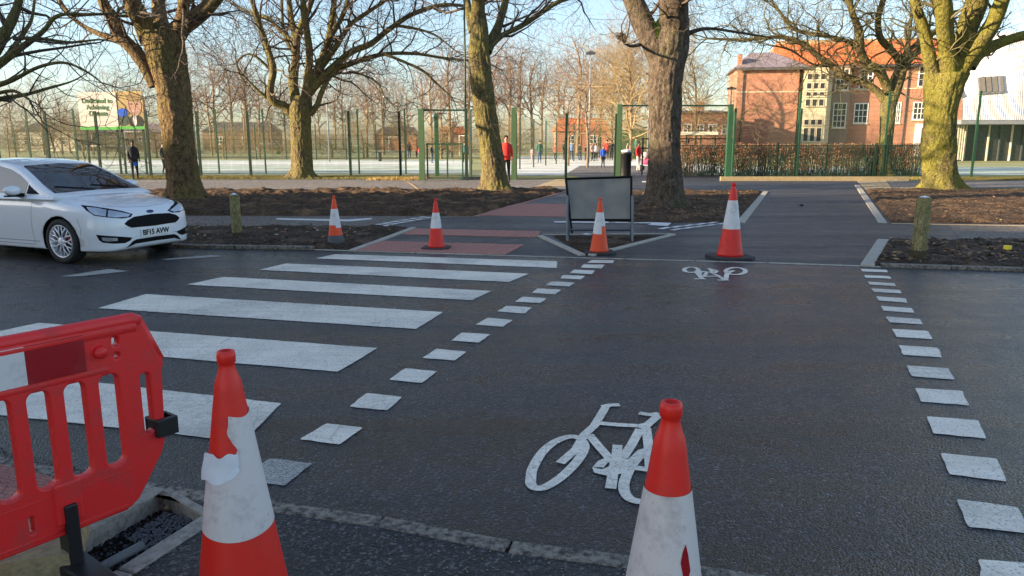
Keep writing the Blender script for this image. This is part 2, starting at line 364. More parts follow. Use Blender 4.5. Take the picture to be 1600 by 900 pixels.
def gravelbed(name, quad, n, r0, r1, z, mat, parent=None, seed=1, **k):
    rr = random.Random(seed); m = MB()
    for i in range(n):
        a, b = rr.random(), rr.random(); p = (quad[0]*(1-a)+quad[1]*a)*(1-b) + (quad[3]*(1-a)+quad[2]*a)*b
        if parent: p = p - parent.location
        s = rr.uniform(r0, r1); ang = rr.random()*6.28; vs = []
        for q in ((1, 0, 0), (0, 1, 0), (-1, 0, 0), (0, -1, 0), (0, 0, .8), (0, 0, -.6)):
            v = Vector(q)*s*rr.uniform(.6, 1.2); v.rotate(Matrix.Rotation(ang, 3, 'Z')); vs.append((p.x+v.x, p.y+v.y, z+v.z+s*.1))
        m.add(vs, [(0,1,4),(1,2,4),(2,3,4),(3,0,4),(1,0,5),(2,1,5),(3,2,5),(0,3,5)], rr.choice([0, 0, 0, 1]) if isinstance(mat, list) else 0)
    return m.build(name, mat, parent, kind='stuff', **k)
sheet('pit_floor', [p - trench.location for p in (tl0, tl1, tr1, trr0)], -.085, M['gravel'], trench)
gravelbed('gravel', [tl0, tl1, tr1, trr0], 4200, .005, .018, -.085, [M['gravel'], M['dgrey']], trench, 3)
gravelbed('gravel', [tl0*.3+tl1*.7+(tr1-tl1)*.3, tl0*.05+tl1*.95+(tr1-tl1)*.2, tl1+(tr1-tl1)*.7, tl0*.3+tl1*.7+(tr1-tl1)*.8], 500, .004, .011, -.055, [M['rubber'], M['dgrey']], trench, 5)
# near pavements: left of the pit (red tactile) and right of it (fresh tarmac)
KB = off(NEAR, -.099)
footL = sheet('pavement', [KB[2]-Vector((9, -2.5, 0)), KB[2], KB[3], KB[4]+Vector((-.03, 0, 0)), tl1+nrm, tl0+nrm, tl0+nrm+Vector((-.3, -2.5, 0)), Vector((-14, -2, 0))], .003, M['patch'], kind='structure')
footR = sheet('pavement', [tr1+nrm2, KB[4]+Vector((.32, -.06, 0)), KB[5], KB[6], KB[7], KB[8], KB[9], KB[10], KB[11], Vector((70, -60, 0)), Vector((-4, -60, 0)), trr0+nrm2+Vector((0, -1, 0)), trr0+nrm2], .003, M['patch'], kind='structure')
sheet('pavement', [tl1+nrm, tl1+Vector((0, .055, 0)), tr1+Vector((.01, .055, 0)), KB[4]+Vector((.32, -.065, 0)), KB[4]+Vector((-.03, 0, 0))], .001, M['patch'], kind='structure')
def chips(name, quad, n, r0, r1, z, mats, seed, **k): return gravelbed(name, quad, n, r0, r1, z, mats, None, seed, **k)
chips('debris', [G(330, 960), G(340, 800), G(985, 885), G(1100, 990)], 700, .0015, .0055, .004, [M['kerb'], M['stone']], 11, label='small stone chips scattered over the fresh tarmac', cat='debris')
chips('debris', [G(0, 760), G(0, 700), G(250, 760), G(200, 790)], 900, .002, .007, .005, [M['patch'], M['kerbworn']], 12, label='crumbs of tarmac scattered by the left kerb', cat='debris')

# blister paving slabs, each a part with its own domes
def slab_mesh(n, nb, w, l, hgt=.05):
    m = MB(); m.box(0, 0, -hgt, w, l, 0)
    for i in range(nb):
        for j in range(nb):
            cx = (i+.5)*w/nb; cy = (j+.5)*l/nb; r = w/nb*.30; vs = []
            for q in range(6): vs.append((cx+r*math.cos(q*1.047), cy+r*math.sin(q*1.047), 0))
            for q in range(6): vs.append((cx+r*.55*math.cos(q*1.047), cy+r*.55*math.sin(q*1.047), .006))
            m.add(vs, [(q, (q+1) % 6, 6+(q+1) % 6, 6+q) for q in range(6)] + [(6, 7, 8, 9, 10, 11)])
    return m.mesh(n, M['red'])
def slabs(par, p0, p1, p3, nx, ny, blister=6, z=.016):
    """a parallelogram of paving slabs: origin p0, to p1 along the row, to p3 across"""
    o = empty('tactile_paving', p0, kind='structure', rz=0)
    ex = (p1-p0)/nx; ey = (p3-p0)/ny
    me = slab_mesh('slab', blister, .985, .985)
    for v in me.vertices:
        q = ex*v.co.x + ey*v.co.y; v.co = (q.x, q.y, v.co.z)
    for i in range(nx):
        for j in range(ny):
            s = put(bpy.data.objects.new('slab', me), o); s.location = ex*i + ey*j + Vector((0, 0, z+R.uniform(-.0015, .0015)))
    return o
slabs(None, G(549, 392.2), G(790, 398.8), G(598, 377.8), 6, 3)
slabs(None, G(628, 367), G(838, 371.8), G(648, 358.2), 6, 2)
slabs(None, G(748, 337.2), G(900, 339.5), G(798, 318.5), 5, 7)
slabs(None, G(-60, 742), G(108, 784)+Vector((-.02, 0, 0)), G(-10, 712)+Vector((-.2,.0,0)), 5, 1)
o = slabs(None, G(-190, 865), G(40, 900), G(-60, 752), 5, 3)
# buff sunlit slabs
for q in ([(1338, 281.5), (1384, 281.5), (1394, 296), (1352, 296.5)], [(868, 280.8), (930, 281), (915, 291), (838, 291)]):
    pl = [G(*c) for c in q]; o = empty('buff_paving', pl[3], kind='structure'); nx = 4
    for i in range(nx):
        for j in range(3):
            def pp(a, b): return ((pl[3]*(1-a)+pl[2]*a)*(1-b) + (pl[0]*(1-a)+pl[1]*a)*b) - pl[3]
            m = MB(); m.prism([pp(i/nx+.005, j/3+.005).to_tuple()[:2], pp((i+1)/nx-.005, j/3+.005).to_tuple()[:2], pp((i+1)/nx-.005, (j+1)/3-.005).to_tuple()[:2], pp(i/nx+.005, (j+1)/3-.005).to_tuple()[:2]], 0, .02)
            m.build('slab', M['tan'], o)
# old walks
sheet('path', [Vector((-60, 26.2, 0)), G(300, 346), G(560, 346.5), G(640, 341.8), G(745, 340), G(730, 337), G(300, 336.5), Vector((-60, 29, 0))][0:0] or [G(-500, 352), G(560, 356), G(700, 341.2), G(745, 340), G(730, 336), G(-500, 334)], .009, M['oldpath'], kind='structure')
sheet('path', [G(1478, 351), G(1900, 352), G(1900, 379), G(1560, 377), G(1500, 374)], .009, M['oldpath'], kind='structure')
sheet('path', [Vector((-60, 24.2, 0)), Vector((1.9, 26.1, 0)), Vector((4.5, 32.2, 0)), Vector((-60, 32.2, 0))], .009, M['walk'], kind='structure')
sheet('path', [G(1395, 296), Vector((60, 26.0, 0)), Vector((60, 31.2, 0)), G(1385, 281.5)], .009, M['walk'], kind='structure')

# ------------------------------------------------------------------ painted markings, children of the road
def ragged(P, step=.06, amp=.0045):
    out = []; n = len(P)
    for i in range(n):
        a, b = P[i], P[(i+1) % n]; L = (b-a).length; d = (b-a)/max(L, 1e-6); nn = Vector((-d.y, d.x, 0)); k = max(2, min(60, int(L/step))); c = min(.008, L*.05)
        for j in range(k+1):
            t = c + (L-2*c)*j/k; q = a + d*t; out.append(q + nn*amp*(noise.noise(q*14)*1.6 + R.uniform(-.5, .5)))
    return out
def mark(name, quad, mat=None, par=None, z=.004, cut=0):
    pts = ragged([G(*q) if len(q) == 2 else Vector(q) for q in quad])
    return sheet(name, pts, z, mat or M['paint'], par or road)
for q in ([(524, 397.5), (870, 408.5), (870, 419), (493, 404)], [(447, 412), (827, 428), (795, 441), (405, 422)], [(349, 433), (768, 455), (737, 469.5), (292, 445)],
          [(228, 460), (693, 488), (650, 514.5), (153, 482)], [(60, 505), (230, 517.5), (590, 544.5), (528, 581.5), (170, 551), (-75, 534)], [(-80, 580), (140, 597), (440, 631), (380, 691), (100, 660), (-200, 628)]):
    mark('zebra_stripe', q)
DL = [(930, 408, 955, 930), (913, 415.5, 926, 896), (893, 424, 930, 878)]
for q in ([(925, 406.5), (960, 407), (957, 411.5), (917, 411)], [(912, 413.5), (945, 414), (940, 420), (907, 418.5)], [(897, 421.5), (930, 423), (925, 429), (890, 427)], [(880, 430), (915, 431.5), (907, 437), (875, 435.5)],
          [(862, 440), (898, 442), (890, 448), (853, 446)], [(840, 451), (877, 453), (867, 460.5), (831, 458)], [(816, 464), (855, 466.5), (844, 474), (805, 472)], [(792, 478), (831, 481), (820, 490.5), (777, 487)],
          [(762, 497), (801, 500.5), (786, 511), (743, 508)], [(722, 520), (767, 523), (748, 536), (705, 532.5)], [(682, 545.5), (729, 550), (711, 564), (660, 560)], [(633, 576), (683, 581), (660, 599), (608, 594)],
          [(573, 615), (628, 621), (605, 642), (545, 636)], [(510, 662), (566, 669), (531, 695.5), (469, 687)]):
    mark('dash_marking', q)
mark('dash_marking', [(420, 717), (488, 725), (445, 760), (398, 755), (395, 735)], M['paint_dirty'])
for q in ([(1345, 420.5), (1385, 422), (1387, 426), (1347, 424.5)], [(1350, 430), (1390, 432), (1393, 436), (1352, 434)], [(1355, 440.5), (1398, 443), (1400, 447.5), (1359, 445)], [(1361, 451), (1406, 453.5), (1409, 459), (1366, 456.5)],
          [(1369, 463.5), (1415, 466.5), (1418, 473.5), (1373, 470)], [(1376, 478.5), (1425, 482), (1429, 489.5), (1381, 486)], [(1383, 495), (1437, 499), (1442, 507.5), (1390, 504)], [(1394, 514.5), (1450, 517.5), (1457, 530.5), (1400, 527)],
          [(1404, 540), (1465, 544), (1472, 559), (1411, 555)], [(1416, 571.5), (1482, 576), (1492, 594), (1424, 588.5)], [(1430, 607), (1503, 611.5), (1514, 634), (1439, 628.5)], [(1448, 651), (1528, 657.5), (1541, 686), (1458, 678)],
          [(1470, 708.5), (1558, 717.5), (1573, 753), (1484, 742)], [(1495, 781), (1590, 793.5), (1612, 835), (1512, 824)], [(1528, 875), (1640, 884), (1660, 930), (1535, 915)]):
    mark('dash_marking', q)
mark('centre_line', [(170, 420.5), (202, 424), (125, 432), (95, 432.5)], M['paint_dirty']); mark('centre_line', [(330, 399), (348, 401), (262, 406.5), (250, 405.5)], M['paint_dirty'])
def strokes(name, lines, w, mat, par, z=.004):
    m = MB()
    for pl in lines:
        P = [G(*p) for p in pl]; L = []; Rr = []
        for i, p in enumerate(P):
            d = (P[min(i+1, len(P)-1)] - P[max(i-1, 0)]); d.normalize(); n = Vector((-d.y, d.x, 0))*w*.5; L.append(p+n); Rr.append(p-n)
        k = len(P); zz = z + len(m.f)*2e-5
        m.add([(p.x, p.y, zz) for p in L] + [(p.x, p.y, zz) for p in Rr], [(i, k+i, k+i+1, i+1) for i in range(k-1)])
    return m.build(name, mat, par)
def zz(l): return [(800+x/3, 600+y/3) for x, y in l]
fw = catmull([(88, 450), (96, 400), (140, 325), (195, 277), (255, 252), (305, 252), (335, 275), (338, 310), (305, 365), (255, 418), (205, 458), (150, 488), (108, 490), (88, 470), (88, 450)], 3)
rw = catmull([(722, 330), (668, 300), (618, 325), (565, 380), (530, 450), (525, 500), (550, 540), (600, 555), (655, 550), (710, 490), (740, 400), (722, 330)], 3)
lines = [zz(l) for l in (fw, rw, [(225, 375), (300, 310), (340, 240), (385, 200), (425, 135), (440, 108)], [(425, 110), (460, 102), (505, 101)], [(385, 185), (500, 195), (600, 200), (645, 190)],
         [(360, 240), (410, 300), (455, 350)], [(600, 215), (560, 290), (520, 350)], [(595, 140), (650, 148), (690, 142)], [(690, 148), (640, 190), (615, 215)], [(630, 210), (640, 300), (648, 405)],
         [(510, 390), (560, 395), (640, 405)], [(400, 400), (425, 370), (470, 352), (520, 360), (535, 395), (500, 415), (450, 425), (405, 415), (400, 395)], [(495, 290), (490, 340), (475, 410), (462, 495)], [(560, 370), (610, 320), (670, 305)], [(420, 425), (520, 375)])]
strokes('cycle_symbol', lines, .054, M['paint'], road)
def fz(l): return [(800+x/4, 400+y/4) for x, y in l]
def ell(cx, cy, rx, ry): return [(cx+rx*math.cos(t*math.pi/9), cy+ry*math.sin(t*math.pi/9)) for t in range(19)]
strokes('cycle_symbol', [fz(l) for l in (ell(1120, 88, 44, 17), ell(1398, 96, 62, 22), [(1140, 145), (1210, 145)], [(1285, 153), (1355, 152)], [(1150, 100), (1190, 145)], [(1190, 130), (1290, 128), (1330, 150)], [(1165, 95), (1250, 105), (1240, 82)], [(1225, 80), (1280, 95), (1270, 108), (1180, 100), (1170, 118)], [(1335, 150), (1345, 110), (1385, 92)], [(1200, 130), (1220, 100), (1290, 125)])], .06, M['paint'], road)
# cycle track markings beyond the kerb
pz = .0142
mark('give_way_line', [(432, 342), (545, 344), (580, 341.5), (582, 343.5), (545, 347), (432, 344)], M['paint_bright'], pav, pz)
def checker(a, b, n, w, par):
    A, B = G(*a), G(*b); d = (B-A)/n; nn = Vector((-d.y, d.x, 0)).normalized()*w
    for i in range(n):
        k = 1 if i % 2 else 0; p = A + d*i + nn*(.5*k)
        sheet('checker_block', [p, p+d*.96, p+d*.96+nn*.46, p+nn*.46], pz, M['paint_bright'], par)
def blocks(quads):
    for q in quads: mark('checker_block', q, M['paint_bright'], pav, pz)
qs = []
for i in range(7):
    t = i/6; u = 580+t*86; v = 352.5-t*14.5; s = 1-.3*t
    qs.append([(u, v), (u+13*s, v-1.9*s), (u+21*s, v-1.3*s), (u+8*s, v+.7*s)]); qs.append([(u+12*s, v+1.4*s), (u+25*s, v-.5*s), (u+33*s, v+.1*s), (u+20*s, v+2.1*s)])
blocks(qs); qs = []
for i in range(5):
    t = i/4; u = 1026+t*78; v = 358.6-t*9; s = 1.1-.25*t
    qs.append([(u, v), (u+14*s, v-2.6*s), (u+23*s, v-2.2*s), (u+9*s, v+.6*s)]); qs.append([(u+17*s, v+1.6*s), (u+31*s, v-.8*s), (u+40*s, v-.2*s), (u+26*s, v+2.4*s)])
blocks(qs)
mark('give_way_line', [(866, 346.6), (1020, 348.3), (1049, 349.2), (1043, 354.2), (1012, 352.5), (1018, 350), (866, 348.6)], M['paint_bright'], pav, pz)
mark('give_way_line', [(1105, 345.5), (1130, 345.8), (1130, 347), (1105, 347)], M['paint_bright'], pav, pz)
mark('give_way_line', [(992, 314.5), (1006, 310), (1008, 312), (995, 317.5)], M['paint_bright'], pav, pz)
mark('lane_line', [(1003, 283.6), (1014, 283.6), (1014, 285.4), (1003, 285.4)], M['paint_bright'], pav, pz)

# ------------------------------------------------------------------ soil beds, real relief
def bed(name, quad, nu, nv, amp, mat, z0=.02, seed=0, freq=2.0, **k):
    q = [G(*p) if len(p) == 2 else Vector(p) for p in quad]; m = MB(); vs = []
    for j in range(nv+1):
        for i in range(nu+1):
            a, b = i/nu, j/nv; p = (q[0]*(1-a)+q[1]*a)*(1-b) + (q[3]*(1-a)+q[2]*a)*b
            e = min(a*nu, (1-a)*nu, b*nv, (1-b)*nv); e = min(1, e/4)
            h = noise.fractal(Vector((p.x*freq+seed, p.y*freq, seed)), .7, 2.1, 6)
            h2 = noise.noise(Vector((p.x*9, p.y*9, seed)))
            vs.append((p.x, p.y, z0*e*.6 + .006 + max(-.01, (z0*.5 + amp*h*.5 + amp*.18*h2))*e))
    nn = nu+1
    m.add(vs, [(j*nn+i, j*nn+i+1, (j+1)*nn+i+1, (j+1)*nn+i) for j in range(nv) for i in range(nu)], 0, True)
    return m.build(name, mat, kind='structure', **k)
bed('soil', [G(-250, 388)+Vector((-4, 1.2, 0)), (541, 391.6), (640, 356.8), G(-250, 353)+Vector((-6, 0, 0))], 520, 90, .065, M['soil'], .05, 1, 2.5)
bed('soil', [G(-500, 336), (738, 338.5), (884, 298), Vector((-34, 23.9, 0))], 700, 190, .17, M['soilwarm'], .08, 2, 1.4)
bed('soil', [(950, 349), (1148, 348), (1192, 299.5), (985, 299.5)], 200, 150, .10, M['soilwarm'], .05, 3)
bed('soil', [(912, 397.5), (918, 398.5), (1036, 368), (862, 369)], 60, 60, .04, M['soil'], .02, 4, 4)
bed('soil', [(1362, 415.5), (1900, 434), (1900, 378), (1388, 377)], 320, 120, .06, M['soil'], .045, 5, 2.6)
bed('soil', [(1392, 348), (2000, 354), G(1900, 300), (1352, 297.5)], 360, 200, .08, M['soilwarm'], .06, 6, 1.6)
for i, (q, n, a, b, s_) in enumerate(([[(-100, 388), (540, 390), (632, 357), (-100, 354)], 6500, .006, .028, 'front left bed by the kerb'], [[(200, 336), (736, 338), (880, 300), (200, 300)], 12000, .012, .06, 'long churned bed under the left trees'], [[(990, 346), (1145, 347), (1188, 300), (1010, 301)], 1800, .008, .03, 'bed round the big grey trunk'],
        [[(912, 396), (920, 396), (1030, 369), (866, 370)], 700, .008, .02, 'wedge shaped bed under the blank sign'], [[(1368, 414), (1620, 422), (1620, 380), (1392, 378)], 4500, .006, .026, 'bed round the right wooden bollard'], [[(1396, 347), (1640, 352), (1640, 302), (1360, 299)], 6000, .01, .04, 'bed under the yellow mossy tree'])):
    chips('clods', [G(*p) for p in q], n, a, b, .03, [M['soilwarm'], M['soil']], 20+i, label='loose clods and leaf litter on the '+s_, cat='clods')
def litter_leaves(name, quad, n, seed, label):
    m = MB(); rr = random.Random(seed); q = [G(*p) for p in quad]
    for i in range(n):
        a, b = rr.random(), rr.random(); p = (q[0]*(1-a)+q[1]*a)*(1-b) + (q[3]*(1-a)+q[2]*a)*b; s = rr.uniform(.018, .05); t = rr.random()*6.28
        e = Vector((math.cos(t), math.sin(t), rr.uniform(-.4, .4)))*s; f = Vector((-math.sin(t), math.cos(t), rr.uniform(-.5, .5)))*s*.6; p.z = .045+rr.random()*.05
        m.add([p-e, p-f, p+e, p+f], [(0, 1, 2, 3)], rr.choice([0, 0, 1, 2]))
    m.build(name, [flat('dead_leaf_a', (.20, .11, .05), .8, .3, 8), flat('dead_leaf_b', (.34, .21, .10), .8, .3, 8), flat('dead_leaf_c', (.09, .055, .03), .8, .3, 8)], kind='stuff', label=label, cat='leaves')
litter_leaves('leaves', [(-100, 388), (535, 390), (630, 358), (-100, 355)], 900, 71, 'dead leaves scattered on the front left bed')
litter_leaves('leaves', [(200, 336), (736, 337), (878, 300), (200, 300)], 3200, 72, 'dead leaves scattered over the long churned bed')
litter_leaves('leaves', [(992, 346), (1145, 347), (1188, 301), (1010, 301)], 1100, 73, 'dead leaves round the big grey trunk')
litter_leaves('leaves', [(1368, 414), (1620, 422), (1620, 380), (1392, 378)], 600, 74, 'dead leaves round the right wooden bollard')
litter_leaves('leaves', [(1396, 347), (1640, 352), (1640, 302), (1360, 299)], 1800, 75, 'dead leaves under the mossy tree')
def edging(a, b, w, n=5, z=.03, mat=None):
    A, B = G(*a), G(*b); d = (B-A).normalized(); nn = Vector((d.y, -d.x, 0))*w; o = empty('edging', A, kind='structure')
    for i in range(n):
        p0 = A+(B-A)*(i/n)+d*.004; p1 = A+(B-A)*((i+1)/n)-d*.004
        m = MB(); m.prism([(q-A).to_tuple()[:2] for q in (p0, p1, p1+nn, p0+nn)], -.1, z+R.uniform(-.003, .003)); me = m.mesh('edging_stone', mat or M['kerbnew']); bevel(me, .006, 1); put(bpy.data.objects.new('edging_stone', me), o)
edging((545, 393), (643, 357), .10, 4); edging((740, 339), (884, 299), .07, 8, .025, M['red'])
edging((1150, 348.5), (1192, 300), .17, 9); edging((1343, 290), (1386, 349.5), .16, 9); edging((1344, 416), (1371, 375.5), .17, 3)
edging((848, 370), (915, 400), .10, 3); edging((918, 400), (1048, 367), .10, 4)
edging((643, 356.6), (300, 353.5), .05, 8, .014, M['kerbworn']); edging((738, 336), (300, 334.5), .05, 9, .014, M['kerbworn']); edging((1392, 349.6), (1700, 355.5), .05, 5, .02, M['tan']); edging((848, 367), (1048, 365.5), .05, 2, .016, M['kerbnew'])

# ------------------------------------------------------------------ park ground beyond the fence
sheet('verge', [(-70, 32.3), (3, 32.3), (3, 36.0), (-70, 36.0)], .013, M['grass'], kind='structure')
sheet('verge', [(9.9, 31.3), (70, 31.3), (70, 36.4), (9.9, 36.4)], .013, M['grass'], kind='structure')
sheet('lawn', [(-300, 36.4), (300, 36.4), (300, 500), (-300, 500)], -.02, M['grassfar'], kind='structure')
sheet('pitch', [(-70, 38.4), (-2.2, 38.4), (-3.5, 66), (-120, 66)], .0, M['frost'], kind='structure')
sheet('pitch', [(-90, 52), (-3.0, 52), (-3.2, 60), (-110, 60)], .006, M['frosty'], kind='structure')
sheet('path', [(-1.6, 36.4), (12, 36.4), (14, 52), (7.5, 80), (1.0, 80), (-.8, 52)], .004, M['frosty'], kind='structure')
sheet('path', [(2.5, 36.4), (9.5, 36.4), (9.0, 50), (4.5, 50)], .010, M['walk'], kind='structure')
sheet('frosted_lawn', [(10.5, 36.6), (60, 36.6), (60, 48), (15, 48)], .006, M['frost'], kind='structure')

# ------------------------------------------------------------------ trees
class Tree:
    def __init__(s, seed): s.t = MB(); s.c = MB(); s.r = random.Random(seed); s.ends = []
    def limb(s, P, rad, sides=10, bumpy=.07, into=None):
        """a smooth limb through world points with radii"""
        C = catmull([list(p)+[r] for p, r in zip(P, rad)], 6); pts = [Vector(c[:3]) for c in C]; rr = [max(.012, c[3]) for c in C]
        m = into or s.t; n = len(pts); vs = []; ref = None; sd = s.r.random()*50
        for i, p in enumerate(pts):
            d = (pts[min(i+1, n-1)] - pts[max(i-1, 0)]).normalized()
            if ref is None: ref = Vector((1, 0, 0)) if abs(d.x) < .8 else Vector((0, 1, 0))
            a = (ref - d*ref.dot(d)).normalized(); b = d.cross(a); ref = a
            for k in range(sides):
                t = 2*math.pi*k/sides; q = a*math.cos(t)+b*math.sin(t)
                f = 1+bumpy*noise.noise(Vector((q.x*1.5+sd, q.y*1.5+p.z*1.2, p.z*1.3+p.x)))*2 + bumpy*.6*noise.noise(Vector((q.x*4+sd, q.y*4, p.z*5)))
                vs.append(p+q*rr[i]*f)
        m.add(vs, [(i*sides+k, i*sides+(k+1) % sides, (i+1)*sides+(k+1) % sides, (i+1)*sides+k) for i in range(n-1) for k in range(sides)], 0, True)
        return pts, rr
    def grow(s, p, d, L, r, lvl, mx, dens, rmin, up=.04, wig=.30):
        rr = s.r; n = max(3, min(9, int(L/.26))); st = L/n; pts = [p.copy()]; rad = [r]; dd = d.copy()
        for i in range(n):
            dd = dd + Vector((rr.gauss(0, wig), rr.gauss(0, wig), rr.gauss(0, wig)+up)) ; dd.normalize()
            p = p + dd*st; pts.append(p.copy()); rad.append(max(rmin*(.55 if lvl >= mx else .8), r*(1-.8*(i+1)/n)))
        s.c.tube(pts, rad, 5 if r > .035 else 3, 0, False)
        if lvl < mx:
            k = int(L*dens+rr.random())
            for _ in range(k):
                i = rr.randrange(max(1, n//4), n+1); t = pts[i]; base = (pts[i]-pts[i-1]).normalized()
                ax = Vector((rr.gauss(0, 1), rr.gauss(0, 1), rr.gauss(0, 1))); ax = (ax - base*ax.dot(base))
                if ax.length < 1e-3: continue
                nd = base*math.cos(.85) + ax.normalized()*math.sin(.85)
                s.grow(t, nd, L*rr.uniform(.38, .68), max(rmin*(.62 if lvl+1 >= mx else 1), rad[i]*.55), lvl+1, mx, dens*1.45, rmin, up, wig*1.05)
    def dress(s, pts, rr, every, L0, mx=3, dens=2.2, rmin=.006, start=.15, up=.04):
        """branches along a main limb and at its end"""
        n = len(pts); acc = 0
        for i in range(1, n):
            acc += (pts[i]-pts[i-1]).length
            if i/n > start and acc > every:
                acc = 0; base = (pts[i]-pts[i-1]).normalized(); ax = Vector((s.r.gauss(0, 1), s.r.gauss(0, 1), s.r.gauss(0, 1)+.15)); ax = (ax-base*ax.dot(base)).normalized()
                a = s.r.uniform(.6, 1.1); r = min(rr[i]*.55, .05)
                s.grow(pts[i]+ax*rr[i]*.5, base*math.cos(a)+ax*math.sin(a), L0*s.r.uniform(.5, 1.1), r, 1, mx, dens, rmin, up)
        base = (pts[-1]-pts[-2]).normalized()
        for _ in range(3): s.grow(pts[-1], (base+Vector((s.r.gauss(0, .3), s.r.gauss(0, .3), s.r.gauss(0, .3)))).normalized(), L0*1.3, rr[-1]*.8, 1, mx, dens, rmin, up)
    def trunk(s, P, rad, flare=1.0, sides=84):
        C = catmull([list(p)+[r] for p, r in zip(P, rad)], 26); n = len(C); vs = []; sd = s.r.random()*99; z0 = P[0][2]
        ph = [s.r.random()*6.28 for _ in range(3)]
        for i, c in enumerate(C):
            hz = c[2]-z0
            for k in range(sides):
                t = 2*math.pi*k/sides; q = Vector((math.cos(t), math.sin(t), 0))
                f = 1 + .07*noise.noise(Vector((q.x*1.3+sd, q.y*1.3, hz*.9)))*2 + .05*noise.noise(Vector((q.x*5+sd, q.y*5, hz*2.5)))
                f += .05*noise.fractal(Vector((q.x*11+sd, q.y*11, hz*3.2)), .8, 2.2, 4)
                f += 1.5*flare*math.exp(-hz/.20)*(.28 + .22*math.sin(5*t+ph[0]) + .15*math.sin(3*t+ph[1]))
                vs.append((c[0]+q.x*c[3]*f, c[1]+q.y*c[3]*f, c[2]))
        s.t.add(vs, [(i*sides+k, i*sides+(k+1) % sides, (i+1)*sides+(k+1) % sides, (i+1)*sides+k) for i in range(n-1) for k in range(sides)]+[tuple(range((n-1)*sides, n*sides))], 0, True)
        return [Vector(c[:3]) for c in C], [c[3] for c in C]
    def finish(s, name, base, label, bm, tm, group=None, cat='tree'):
        o = empty(name, base, label, cat, group)
        a = s.t.build('trunk', bm, o); b = s.c.build('crown', tm, o)
        for x in (a, b): x.data.transform(Matrix.Translation(-base))
        return o
def hero(name, seed, Y, trunk, limbs, label, bm, tm, every=.45, L0=2.4, mx=3, dens=2.2, group='bare plane trees along the street', zb=0, rmin=.006, flare=1.0, up=.04):
    T = Tree(seed); px = PX(Y*.98)
    tp = [AT(u, v, Y) for u, v, w in trunk]; tp[0].z = zb-.05
    T.trunk(tp, [w*px/2 for u, v, w in trunk], flare)
    for l in limbs:
        dy = T.r.uniform(-.9, .9) if len(l[0]) == 3 else l[0][3]
        P = []; rr = []; n = len(l)
        for i, q in enumerate(l):
            P.append(AT(q[0], q[1], Y + dy*(i/(n-1))**1.2*2.2)); rr.append(q[2]*px/2)
        a, b = T.limb(P, rr, 12 if rr[0] > .1 else 8)
        T.dress(a, b, every, L0*(.7 if rr[0] < .1 else 1), mx, dens, rmin, .12, up)
    base = Vector((tp[0].x, tp[0].y, 0))
    return T, T.finish(name, base, label, bm, tm, group)
T1, tree1 = hero('plane_tree', 11, 20.6, [(292, 318, 56), (290, 300, 52), (286, 270, 49), (280, 220, 48), (274, 170, 48), (268, 130, 50), (262, 95, 54), (257, 70, 58), (252, 50, 58)], [
    [(242, 135, 18), (232, 112, 20), (212, 82, 19), (187, 55, 18), (174, 27, 17), (160, 0, 15), (140, -60, 12), (120, -140, 8)],
    [(190, 66, 10), (172, 60, 9), (150, 51, 8), (132, 42, 7), (113, 27, 6), (95, 4, 6), (70, -40, 4)],
    [(236, 66, 30), (222, 34, 28), (207, 5, 26), (195, -60, 20), (190, -150, 12)],
    [(256, 60, 30), (250, 30, 24), (248, 0, 20), (250, -70, 14)],
    [(268, 62, 34), (285, 42, 28), (305, 28, 24), (326, 10, 21), (345, -14, 18), (385, -90, 12)],
    [(276, 52, 20), (284, 25, 18), (288, 0, 16), (296, -80, 12)],
    [(225, 20, 9), (195, 25, 5), (165, 22, 4), (120, 25, 3)]],
    'thick brown plane trunk behind the white car, forking below the frame top', M['bark_brown'], M['twig'], .36, 2.3, dens=2.3, rmin=.007)
